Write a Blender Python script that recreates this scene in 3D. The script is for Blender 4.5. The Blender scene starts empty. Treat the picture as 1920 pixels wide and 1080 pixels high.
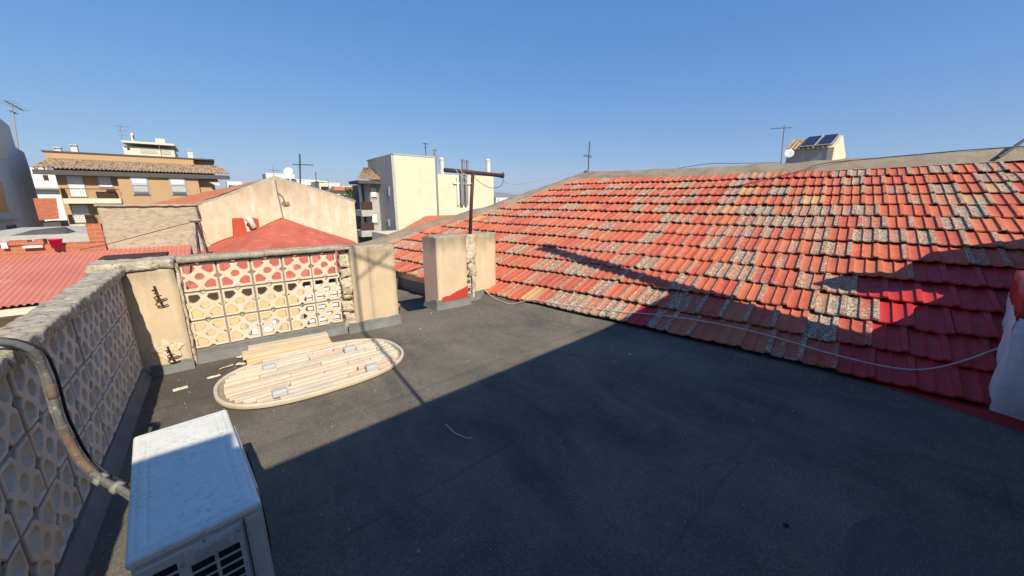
import bpy, bmesh, math, random
from mathutils import Vector, Matrix, noise, Euler
random.seed(11)
R = math.radians
scene = bpy.context.scene
COL = scene.collection

# ------------------------------------------------------------------ camera
CAM_H = 1.4; F_PX = 690.0; PITCH = math.atan((540 - 376) / F_PX); YAW = R(38.3)
cam = bpy.data.cameras.new("camera"); cam_o = bpy.data.objects.new("camera", cam); COL.objects.link(cam_o)
cam.sensor_width = 36; cam.lens = F_PX / 1920 * 36; cam.clip_start = 0.02; cam.clip_end = 30000
cam_o.location = (0, 0, CAM_H); cam_o.rotation_euler = (math.pi / 2 - PITCH, 0, -YAW)
scene.camera = cam_o
_r = Vector((math.cos(YAW), -math.sin(YAW), 0)); _f = Vector((math.sin(YAW) * math.cos(PITCH), math.cos(YAW) * math.cos(PITCH), -math.sin(PITCH))); _u = _r.cross(_f)
def ray(x, y): return _r * ((x - 960) / F_PX) + _u * ((540 - y) / F_PX) + _f
EYE = Vector((0, 0, CAM_H))
def onY(x, y, Y): d = ray(x, y); return EYE + d * (Y / d.y)          # survey: where a sight line meets a facade plane
def onX(x, y, X): d = ray(x, y); return EYE + d * (X / d.x)
def onZ(x, y, z): d = ray(x, y); return EYE + d * ((z - CAM_H) / d.z)

# ------------------------------------------------------------------ sun, sky
SUN_AZ = R(4.5); SUN_EL = R(40)
sd = Vector((-math.sin(SUN_AZ) * math.cos(SUN_EL), -math.cos(SUN_AZ) * math.cos(SUN_EL), math.sin(SUN_EL)))
sun = bpy.data.lights.new("sun", 'SUN'); sun.energy = 5.0; sun.angle = R(0.5); sun.color = (1.0, .92, .775)
sun_o = bpy.data.objects.new("sun", sun); COL.objects.link(sun_o); sun_o.rotation_euler = sd.to_track_quat('Z', 'Y').to_euler(); sun_o.location = (-2, -8, 14)
w = bpy.data.worlds.new("World"); scene.world = w; w.use_nodes = True
nt = w.node_tree; bg = nt.nodes['Background']
sky = nt.nodes.new('ShaderNodeTexSky'); sky.sky_type = 'NISHITA'; sky.sun_disc = False
sky.sun_elevation = SUN_EL; sky.sun_rotation = math.pi + SUN_AZ
sky.altitude = 50; sky.air_density = 1.0; sky.dust_density = 0.3; sky.ozone_density = 6.0
sepc = nt.nodes.new('ShaderNodeSeparateColor'); comb = nt.nodes.new('ShaderNodeCombineColor'); nt.links.new(sky.outputs[0], sepc.inputs[0])
for ch, (g_, k_) in enumerate(((1.0, .445), (.66, .93), (.30, 2.45))):      # softer, bluer gradient from zenith to horizon
    p_ = nt.nodes.new('ShaderNodeMath'); p_.operation = 'POWER'; nt.links.new(sepc.outputs[ch], p_.inputs[0]); p_.inputs[1].default_value = g_
    q_ = nt.nodes.new('ShaderNodeMath'); q_.operation = 'MULTIPLY'; nt.links.new(p_.outputs[0], q_.inputs[0]); q_.inputs[1].default_value = k_
    nt.links.new(q_.outputs[0], comb.inputs[ch])
nt.links.new(comb.outputs[0], bg.inputs[0]); bg.inputs[1].default_value = 0.138
scene.view_settings.view_transform = 'Standard'; scene.view_settings.look = 'None'
scene.view_settings.exposure = 0.35; scene.view_settings.gamma = 1.0
scene.cycles.max_bounces = 6

# ------------------------------------------------------------------ materials
def new_mat(name):
    m = bpy.data.materials.new(name); m.use_nodes = True
    n = m.node_tree.nodes; b = n['Principled BSDF']
    return m, m.node_tree, n, m.node_tree.links, b
def coords(n, l, scale=(1, 1, 1)):
    t = n.new('ShaderNodeTexCoord'); mp = n.new('ShaderNodeMapping'); mp.inputs['Scale'].default_value = scale
    l.new(t.outputs['Object'], mp.inputs[0]); return mp.outputs[0]
def noise_n(n, l, vec, scale, detail=6, rough=.6, dist=0.0):
    t = n.new('ShaderNodeTexNoise'); t.inputs['Scale'].default_value = scale; t.inputs['Detail'].default_value = detail
    t.inputs['Roughness'].default_value = rough; t.inputs['Distortion'].default_value = dist; l.new(vec, t.inputs['Vector']); return t.outputs['Fac']
def ramp(n, l, fac, lo, hi, c0=(0, 0, 0, 1), c1=(1, 1, 1, 1)):
    r = n.new('ShaderNodeValToRGB'); r.color_ramp.elements[0].position = lo; r.color_ramp.elements[1].position = hi
    r.color_ramp.elements[0].color = c0; r.color_ramp.elements[1].color = c1; l.new(fac, r.inputs[0]); return r.outputs[0]
def mixc(n, l, fac, a, b):
    m = n.new('ShaderNodeMix'); m.data_type = 'RGBA'
    if isinstance(fac, (int, float)): m.inputs[0].default_value = fac
    else: l.new(fac, m.inputs[0])
    for k, v in ((6, a), (7, b)):
        if isinstance(v, tuple): m.inputs[k].default_value = (v[0], v[1], v[2], 1)
        else: l.new(v, m.inputs[k])
    return m.outputs[2]
def math_n(n, l, op, a, b=None, clamp=False):
    m = n.new('ShaderNodeMath'); m.operation = op; m.use_clamp = clamp
    for k, v in ((0, a), (1, b)):
        if v is None: continue
        if isinstance(v, (int, float)): m.inputs[k].default_value = v
        else: l.new(v, m.inputs[k])
    return m.outputs[0]
def bump(n, l, b, h, strength=.3, dist=.01):
    bp = n.new('ShaderNodeBump'); bp.inputs['Strength'].default_value = strength; bp.inputs['Distance'].default_value = dist
    l.new(h, bp.inputs['Height']); l.new(bp.outputs[0], b.inputs['Normal'])
def sep(n, l, vec):
    s = n.new('ShaderNodeSeparateXYZ'); l.new(vec, s.inputs[0]); return s.outputs
def basic(name, c1, c2=None, scale=6, c3=None, s3=25, t3=(.58, .7), rough=.85, bstr=.3, bscale=80, bdist=.006, metal=0, spec=.3, stretch=(1, 1, 1)):
    """noise-mottled surface: c1/c2 broad, c3 as small spots"""
    m, t, n, l, b = new_mat(name)
    v = coords(n, l, stretch)
    c2 = c2 or tuple(x * .8 for x in c1)
    col = mixc(n, l, ramp(n, l, noise_n(n, l, v, scale, 8, .65), .32, .68), c1, c2)
    if c3: col = mixc(n, l, ramp(n, l, noise_n(n, l, v, s3, 5, .6), *t3), col, c3)
    l.new(col, b.inputs['Base Color'])
    b.inputs['Roughness'].default_value = rough; b.inputs['Metallic'].default_value = metal; b.inputs['Specular IOR Level'].default_value = spec
    if bstr: bump(n, l, b, noise_n(n, l, v, bscale, 6, .7), bstr, bdist)
    return m

def mat_membrane():
    m, t, n, l, b = new_mat('bitumen_membrane')
    v = coords(n, l)
    col = mixc(n, l, ramp(n, l, noise_n(n, l, v, .8, 6, .65, .5), .38, .62), (.105, .096, .080), (.225, .193, .143))
    dust2 = ramp(n, l, noise_n(n, l, coords(n, l, (1.6, .6, 1)), 1.7, 9, .72, .8), .41, .68)
    col = mixc(n, l, math_n(n, l, 'MULTIPLY', dust2, .65), col, (.34, .275, .19))
    dark = ramp(n, l, noise_n(n, l, v, 2.4, 7, .7, 1.2), .56, .74)
    col = mixc(n, l, math_n(n, l, 'MULTIPLY', dark, .6), col, (.070, .068, .064))
    strk = ramp(n, l, noise_n(n, l, coords(n, l, (.8, 6.0, 1)), 2.0, 8, .75, .3), .55, .78)
    col = mixc(n, l, math_n(n, l, 'MULTIPLY', strk, .45), col, (.38, .34, .27))
    ds = n.new('ShaderNodeVectorMath'); ds.operation = 'DISTANCE'; l.new(v, ds.inputs[0]); ds.inputs[1].default_value = (-.25, 3.55, 0)
    stn = math_n(n, l, 'ADD', ds.outputs['Value'], math_n(n, l, 'MULTIPLY', math_n(n, l, 'SUBTRACT', noise_n(n, l, v, 3, 6, .7), .5), 1.1))
    col = mixc(n, l, math_n(n, l, 'MULTIPLY', ramp(n, l, stn, .25, 1.0, (1, 1, 1, 1), (0, 0, 0, 1)), .75), col, (.085, .068, .050))
    # mineral granules, several sizes
    f1 = noise_n(n, l, v, 95, 5, .75); f2 = noise_n(n, l, v, 330, 3, .7)
    col = mixc(n, l, math_n(n, l, 'MULTIPLY', ramp(n, l, f1, .40, .62, (1, 1, 1, 1), (0, 0, 0, 1)), .55), col, (.075, .073, .068))
    col = mixc(n, l, math_n(n, l, 'MULTIPLY', ramp(n, l, f1, .56, .72), .6), col, (.40, .36, .27))
    col = mixc(n, l, math_n(n, l, 'MULTIPLY', ramp(n, l, f2, .55, .72), .8), col, (.38, .345, .28))
    col = mixc(n, l, math_n(n, l, 'MULTIPLY', ramp(n, l, f2, .28, .45, (1, 1, 1, 1), (0, 0, 0, 1)), .7), col, (.05, .05, .048))
    s = sep(n, l, v)
    wob = math_n(n, l, 'MULTIPLY', math_n(n, l, 'SUBTRACT', noise_n(n, l, v, 1.3, 4), .5), .08)
    y = math_n(n, l, 'ADD', math_n(n, l, 'ADD', s[1], math_n(n, l, 'MULTIPLY', s[0], -.06)), wob)
    fr = math_n(n, l, 'ABSOLUTE', math_n(n, l, 'SUBTRACT', math_n(n, l, 'FRACT', math_n(n, l, 'MULTIPLY', y, 1.05)), .5))
    seam = math_n(n, l, 'MULTIPLY', ramp(n, l, fr, .0, .016, (1, 1, 1, 1), (0, 0, 0, 1)), ramp(n, l, noise_n(n, l, v, 3.0, 4), .42, .6))
    col = mixc(n, l, math_n(n, l, 'MULTIPLY', seam, .5), col, (.075, .072, .066))
    mu = n.new('ShaderNodeMix'); mu.data_type = 'RGBA'; mu.blend_type = 'MULTIPLY'; mu.inputs[0].default_value = 1; l.new(col, mu.inputs[6]); mu.inputs[7].default_value = (.86, .86, .85, 1); col = mu.outputs[2]
    l.new(col, b.inputs['Base Color']); b.inputs['Roughness'].default_value = .9; b.inputs['Specular IOR Level'].default_value = .06
    h = math_n(n, l, 'ADD', noise_n(n, l, v, 5, 7, .7), math_n(n, l, 'MULTIPLY', f1, .12))
    h = math_n(n, l, 'ADD', h, math_n(n, l, 'MULTIPLY', ramp(n, l, fr, .0, .05), .2))
    bump(n, l, b, h, .6, .02)
    return m

def mat_roof_tiles():
    """per-tile numbers stored on the mesh: r = hue, g = lichen cover, b = red waterproof paint, alpha = straw tint"""
    m, t, n, l, b = new_mat('marseille_tiles')
    a = n.new('ShaderNodeAttribute'); a.attribute_name = 'tile'
    sc = n.new('ShaderNodeSeparateColor'); l.new(a.outputs['Color'], sc.inputs[0])
    v = coords(n, l)
    clay = mixc(n, l, sc.outputs[0], (.57, .140, .070), (.46, .082, .054))
    clay = mixc(n, l, ramp(n, l, noise_n(n, l, v, 14, 6, .7), .45, .8), clay, (.54, .20, .105))
    clay = mixc(n, l, a.outputs['Alpha'], clay, (.58, .40, .17))
    clay = mixc(n, l, math_n(n, l, 'MULTIPLY', ramp(n, l, noise_n(n, l, v, 1.6, 7, .7), .45, .75), .55), clay, (.30, .095, .06))
    # lichen: cover grows with g
    nl = noise_n(n, l, v, 24, 9, .8)
    thr = math_n(n, l, 'SUBTRACT', math_n(n, l, 'SUBTRACT', .90, math_n(n, l, 'MULTIPLY', noise_n(n, l, v, 2.2, 5, .6), .20)), math_n(n, l, 'MULTIPLY', sc.outputs[1], .40))
    cov = math_n(n, l, 'MULTIPLY', math_n(n, l, 'SUBTRACT', nl, thr), 9.0, True)
    sp = noise_n(n, l, v, 48, 6, .85)
    lich = mixc(n, l, ramp(n, l, sp, .45, .54), (.050, .046, .036), (.54, .465, .325))
    col = mixc(n, l, cov, clay, lich)
    grime = ramp(n, l, noise_n(n, l, v, 70, 6, .8), .66, .78)
    col = mixc(n, l, math_n(n, l, 'MULTIPLY', grime, .5), col, (.13, .07, .045))
    paint = mixc(n, l, ramp(n, l, noise_n(n, l, v, 9, 5), .4, .75), (.52, .038, .034), (.40, .038, .034))
    pf = ramp(n, l, math_n(n, l, 'ADD', sc.outputs[2], math_n(n, l, 'MULTIPLY', math_n(n, l, 'SUBTRACT', noise_n(n, l, v, 11, 7, .7), .5), 1.3)), .45, .55)
    col = mixc(n, l, pf, col, paint)
    l.new(col, b.inputs['Base Color'])
    rg = math_n(n, l, 'SUBTRACT', .88, math_n(n, l, 'MULTIPLY', pf, .4)); l.new(rg, b.inputs['Roughness'])
    b.inputs['Specular IOR Level'].default_value = .25
    h = math_n(n, l, 'ADD', math_n(n, l, 'MULTIPLY', cov, math_n(n, l, 'MULTIPLY', sp, 1.2)), math_n(n, l, 'MULTIPLY', noise_n(n, l, v, 60, 6, .7), .5))
    bump(n, l, b, h, .5, .008)
    return m

def mat_old_plaster(name, c1, c2, dark, white=(.62, .55, .44), z0=.55, z1=1.0, amount=.9):
    """render with weather-black top, patches and stains"""
    m, t, n, l, b = new_mat(name)
    v = coords(n, l); s = sep(n, l, v)
    col = mixc(n, l, ramp(n, l, noise_n(n, l, v, 3.5, 7, .65), .35, .7), c1, c2)
    col = mixc(n, l, math_n(n, l, 'MULTIPLY', ramp(n, l, noise_n(n, l, coords(n, l, (6, 6, .7)), 1.6, 6, .7), .52, .72), .7), col, white)
    zz = n.new('ShaderNodeMapRange'); zz.inputs[1].default_value = z0; zz.inputs[2].default_value = z1; l.new(s[2], zz.inputs[0])
    st = math_n(n, l, 'ADD', zz.outputs[0], math_n(n, l, 'SUBTRACT', noise_n(n, l, coords(n, l, (3, 3, .8)), 3, 8, .7), .62), False)
    st = ramp(n, l, st, .25, .95)
    col = mixc(n, l, math_n(n, l, 'MULTIPLY', st, amount), col, dark)
    col = mixc(n, l, math_n(n, l, 'MULTIPLY', ramp(n, l, noise_n(n, l, v, 38, 6, .75), .60, .72), .5), col, dark)
    l.new(col, b.inputs['Base Color']); b.inputs['Roughness'].default_value = .9; b.inputs['Specular IOR Level'].default_value = .15
    bump(n, l, b, noise_n(n, l, v, 45, 8, .7), .35, .008)
    return m

def mat_brick(name, c1, c2, mortar, sx=1.0):
    m, t, n, l, b = new_mat(name)
    tc = n.new('ShaderNodeTexCoord'); s = sep(n, l, tc.outputs['Object'])
    cb = n.new('ShaderNodeCombineXYZ'); l.new(math_n(n, l, 'ADD', s[0], s[1]), cb.inputs[0]); l.new(s[2], cb.inputs[1])
    br = n.new('ShaderNodeTexBrick'); l.new(cb.outputs[0], br.inputs['Vector'])
    br.inputs['Color1'].default_value = (*c1, 1); br.inputs['Color2'].default_value = (*c2, 1); br.inputs['Mortar'].default_value = (*mortar, 1)
    br.inputs['Scale'].default_value = 1; br.inputs['Brick Width'].default_value = .25 * sx; br.inputs['Row Height'].default_value = .07 * sx; br.inputs['Mortar Size'].default_value = .008 * sx
    col = mixc(n, l, math_n(n, l, 'MULTIPLY', noise_n(n, l, tc.outputs['Object'], .6, 5), .35), br.outputs[0], tuple(x * .6 for x in c1))
    l.new(col, b.inputs['Base Color']); b.inputs['Roughness'].default_value = .9
    return m

M = {}
M['membrane'] = mat_membrane()
M['upstand'] = basic('upstand_membrane', (.19, .19, .175), (.13, .13, .12), 5, (.30, .28, .24), 120, (.58, .72), .8, .5, 160, .006)
M['tiles'] = mat_roof_tiles()
M['tile_far'] = basic('far_clay_tiles', (.50, .16, .075), (.40, .12, .06), 2.5, (.38, .28, .18), 7, (.52, .7), .9, 0)
M['tile_ochre'] = basic('far_ochre_tiles', (.50, .36, .225), (.32, .215, .13), 2, (.16, .105, .07), 3.2, (.50, .60), .9, 0)
M['mortar'] = basic('weathered_mortar', (.36, .28, .19), (.23, .18, .125), 3, (.46, .38, .27), 18, (.60, .75), .95, .8, 60, .012)
M['coping'] = basic('lichen_cement', (.70, .60, .44), (.42, .35, .25), 9, (.17, .14, .105), 34, (.52, .66), .95, 1.0, 55, .016, stretch=(1, 1.6, 1))
M['coping_smooth'] = basic('stone_chip_coping', (.48, .41, .31), (.30, .25, .185), 11, (.14, .12, .095), 60, (.56, .74), .95, .9, 80, .010)
M['block'] = mat_old_plaster('cast_breeze_block', (.68, .56, .41), (.59, .475, .335), (.26, .21, .155), (.74, .64, .50), .6, 1.6, .5)
M['block_shade'] = mat_old_plaster('cast_breeze_block_shade_tone', (.66, .545, .41), (.56, .46, .345), (.22, .185, .14), (.74, .64, .51), .55, 1.1, .6)  # copy of the block colour for the shaded wall, warm bounce light put in
M['joint'] = basic('block_joint_mortar', (.30, .27, .225), (.21, .185, .15), 12, rough=.95)
M['pillar'] = mat_old_plaster('pillar_render', (.62, .48, .31), (.54, .41, .26), (.12, .10, .075), (.66, .56, .42))
M['pillar_side_shade'] = mat_old_plaster('pillar_grazing_side', (.58, .40, .29), (.50, .34, .25), (.14, .11, .085), (.60, .46, .35))  # pillar render again, with the weak grazing light put into a darker pinkish colour
M['rubble'] = basic('broken_mortar', (.74, .63, .47), (.48, .39, .28), 14, (.12, .10, .08), 35, (.55, .68), .95, 1.0, 40, .02)
M['pale_mortar'] = basic('pale_mortar', (.80, .68, .48), (.70, .57, .38), 14, (.4, .32, .22), 40, (.6, .7), .95, .9, 40, .02)
M['paint_red'] = basic('red_waterproof_paint', (.50, .055, .035), (.42, .045, .03), 8, rough=.45, spec=.4, bstr=.3)
M['paint_deep'] = basic('deep_red_waterproof_paint', (.40, .028, .028), (.32, .025, .025), 8, rough=.4, spec=.4, bstr=.3)
M['rust'] = basic('rusty_iron', (.075, .038, .028), (.045, .026, .022), 20, (.22, .09, .04), 40, rough=.9, bstr=.5)
M['rust_pole'] = basic('red_oxide_pole', (.090, .036, .031), (.06, .027, .025), 12, (.16, .09, .07), 50, rough=.7, bstr=.3)
def mat_ac_paint():
    m, t, n, l, b = new_mat('ac_white_paint'); v = coords(n, l)
    col = mixc(n, l, ramp(n, l, noise_n(n, l, v, 7, 7, .65), .35, .7), (.77, .75, .65), (.70, .675, .56))
    area = ramp(n, l, noise_n(n, l, coords(n, l, (1.5, .7, 1)), 6, 4, .6), .42, .62)
    sm = ramp(n, l, noise_n(n, l, coords(n, l, (.7, 1.3, 1)), 95, 5, .7, .6), .52, .66)
    col = mixc(n, l, math_n(n, l, 'MULTIPLY', math_n(n, l, 'MULTIPLY', area, sm), .75), col, (.34, .30, .24))
    big = ramp(n, l, noise_n(n, l, coords(n, l, (.8, 1.6, 1)), 36, 5, .7), .70, .76)
    col = mixc(n, l, math_n(n, l, 'MULTIPLY', big, .7), col, (.25, .20, .15))
    l.new(col, b.inputs['Base Color']); b.inputs['Roughness'].default_value = .5; b.inputs['Specular IOR Level'].default_value = .4
    bump(n, l, b, noise_n(n, l, v, 25, 5), .08, .004); return m
M['ac_paint'] = mat_ac_paint()
M['ac_panel'] = basic('ac_grey_panel', (.60, .59, .51), (.54, .53, .46), 5, (.32, .28, .22), 70, (.68, .74), .5, .05, 200, .002, spec=.5)
M['ac_dark'] = basic('ac_dark_recess', (.012, .012, .013), (.02, .02, .02), 10, rough=.7, bstr=0)
M['ac_grille'] = basic('fan_grille_black', (.03, .032, .034), (.022, .022, .024), 10, rough=.5, bstr=0)
M['label'] = basic('rating_label', (.50, .48, .44), (.44, .42, .38), 12, (.34, .32, .30), 45, rough=.6, bstr=0)
M['foam'] = basic('pipe_insulation', (.15, .145, .135), (.10, .098, .092), 12, (.30, .28, .25), 40, (.56, .7), .9, .5, 60)
M['foam_rust'] = basic('pipe_torn_insulation', (.20, .135, .09), (.12, .095, .075), 20, (.40, .30, .2), 30, rough=.95, bstr=.8)
M['white_tape'] = basic('white_tape', (.26, .25, .23), (.20, .19, .175), 10, rough=.6, bstr=.1)
M['black_cable'] = basic('black_cable', (.03, .03, .03), rough=.6, bstr=0)
M['white_cable'] = basic('white_cable', (.60, .58, .55), (.48, .46, .43), 8, rough=.5, bstr=0)
M['wood'] = basic('pine_board', (.70, .52, .33), (.60, .42, .26), 3, (.45, .28, .16), 9, (.62, .75), .7, .15, 60, .003, stretch=(1.2, 14, 14))
M['wood_grey'] = basic('greyed_wood', (.53, .47, .37), (.41, .36, .28), 5, (.34, .28, .2), 16, (.6, .74), .85, .3, 70, .004, stretch=(2, 10, 10))
M['wood_base'] = basic('ply_gap_shade', (.36, .29, .20), (.27, .21, .145), 6, (.2, .16, .11), 14, (.6, .74), .9, .3, 70, .004)  # ply darkened so its colour gives the shade between the slats
M['wood_brown'] = basic('brown_board', (.58, .36, .19), (.50, .30, .155), 3, (.36, .2, .11), 9, (.6, .75), .75, .15, 60, .003, stretch=(1.2, 14, 14))
M['wood_pale'] = basic('bleached_wood', (.60, .515, .385), (.49, .41, .295), 4, (.40, .30, .2), 14, (.62, .74), .8, .25, 70, .004, stretch=(2, 10, 10))
M['wood_pink'] = basic('pinkish_batten', (.58, .41, .30), (.50, .34, .24), 6, (.4, .27, .19), 16, rough=.8, bstr=.2, stretch=(2, 10, 10))
M['bracket'] = basic('galvanised_bracket', (.50, .495, .475), (.42, .415, .40), 30, rough=.6, metal=.0, bstr=.1)
M['paper'] = basic('dry_scrap', (.66, .58, .42), (.58, .49, .34), 14, rough=.9)
M['pebble'] = basic('grit_stones', (.34, .31, .28), (.55, .52, .48), 30, rough=.9)
M['terracotta'] = basic('terracotta_pot', (.50, .16, .085), (.42, .13, .07), 12, rough=.85)
M['twig'] = basic('dry_twig', (.22, .19, .10), (.15, .13, .07), 12, rough=.9, bstr=0)
M['white_render'] = basic('white_plaster', (.62, .62, .61), (.56, .56, .55), 6, (.44, .43, .42), 16, (.6, .75), .9, .6, 25, .02)
M['house_wall'] = basic('house_render', (.40, .36, .30), (.36, .32, .27), 4, rough=.9)
M['corr'] = basic('red_corrugated_sheet', (.60, .215, .148), (.53, .18, .126), 1.4, (.64, .28, .21), 4, (.55, .75), .6, 0, spec=.3)
M['hip_red'] = basic('coral_painted_roof', (.52, .13, .08), (.43, .095, .058), 1.8, (.58, .19, .13), 5, (.52, .72), .75, .25, 30, .01)
M['flash_red'] = basic('orange_red_flashing', (.46, .075, .035), (.40, .06, .03), 3, (.50, .12, .06), 9, (.55, .7), .75, .3, 30, .01)
M['ochre_wall'] = basic('ochre_render', (.68, .50, .25), (.60, .43, .21), 2, (.56, .43, .28), 6, (.55, .75), .9, .1, 40)
M['cream_wall'] = mat_old_plaster('old_cream_render', (.70, .57, .40), (.56, .43, .28), (.30, .24, .17), (.80, .74, .64), 6.9, 8.6, .85)
M['stucco'] = basic('rough_stucco', (.47, .40, .29), (.40, .335, .24), 4, (.31, .255, .18), 12, (.52, .7), .95, .8, 9, .035, stretch=(1, 1, 1.5))
M['louvre'] = basic('lilac_grey_louvre', (.62, .57, .53), (.55, .50, .47), 3, rough=.7, bstr=0)
M['tan_brick'] = mat_brick('tan_brick', (.54, .335, .17), (.49, .30, .15), (.46, .32, .19))
M['orange_brick'] = mat_brick('orange_brick', (.46, .15, .07), (.40, .12, .055), (.40, .22, .14))
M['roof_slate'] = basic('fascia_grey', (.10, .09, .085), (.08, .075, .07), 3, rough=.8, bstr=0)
M['shutter'] = basic('white_shutter', (.84, .82, .77), (.78, .76, .71), 3, rough=.6, bstr=0)
M['glass'] = basic('dark_glass', (.02, .025, .03), (.03, .035, .04), 2, rough=.1, bstr=0, spec=.5)
M['frame_grey'] = basic('grey_metal', (.36, .355, .34), (.31, .305, .29), 3, rough=.6, bstr=0)
M['white_wall'] = basic('white_wall', (.74, .71, .66), (.68, .65, .60), .6, (.60, .57, .52), 2, (.55, .75), .9, 0)
M['cream_far'] = basic('cream_block_wall', (.74, .62, .44), (.69, .57, .40), .5, (.64, .52, .36), 1.2, (.55, .75), .9, 0)
M['penthouse'] = basic('pale_penthouse', (.72, .62, .48), (.66, .56, .43), .6, rough=.9, bstr=0)
M['grey_concrete'] = basic('grey_concrete', (.46, .43, .37), (.38, .355, .305), 1.0, (.52, .49, .43), 3, (.5, .7), .9, 0)
M['grey_render'] = basic('grey_blue_render', (.68, .635, .575), (.62, .58, .53), .5, (.55, .52, .475), 1.5, (.5, .7), .9, 0)
M['apricot'] = basic('apricot_render', (.70, .40, .18), (.64, .36, .16), 1, rough=.9, bstr=0)
M['pipe_white'] = basic('white_flue', (.70, .66, .58), (.60, .56, .49), 4, rough=.6, bstr=0)
M['pipe_grey'] = basic('grey_flue', (.30, .30, .30), (.25, .25, .25), 4, rough=.5, metal=.5, bstr=0)
M['aerial'] = basic('aerial_metal', (.045, .045, .05), (.065, .065, .07), 8, rough=.7, bstr=0)
M['aerial_pale'] = basic('aerial_pale_metal', (.26, .26, .27), (.22, .22, .23), 8, rough=.6, metal=.0, bstr=0)
M['solar'] = basic('solar_panel_glass', (.015, .016, .026), (.022, .024, .034), 3, rough=.15, bstr=0, spec=.5)
M['magenta'] = basic('magenta_plastic', (.62, .01, .14), (.55, .01, .12), 4, rough=.5, bstr=0)
M['leaf'] = basic('leaves', (.07, .10, .022), (.045, .07, .018), 3, (.11, .14, .03), 5, rough=.8, bstr=0)
M['leaf_grey'] = basic('dry_leaves', (.17, .15, .10), (.12, .105, .07), 3, rough=.9, bstr=0)
M['bark'] = basic('bark', (.10, .08, .06), rough=.9, bstr=0)
M['ground'] = basic('town_ground', (.22, .19, .15), (.14, .125, .10), .02, (.10, .11, .06), .05, (.5, .65), .95, 0)
M['hill'] = basic('hill_scrub', (.14, .13, .09), (.10, .10, .07), .004, rough=.95, bstr=0)
M['awning'] = basic('striped_awning', (.52, .48, .40), (.46, .42, .35), 2, rough=.9, bstr=0)

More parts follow.
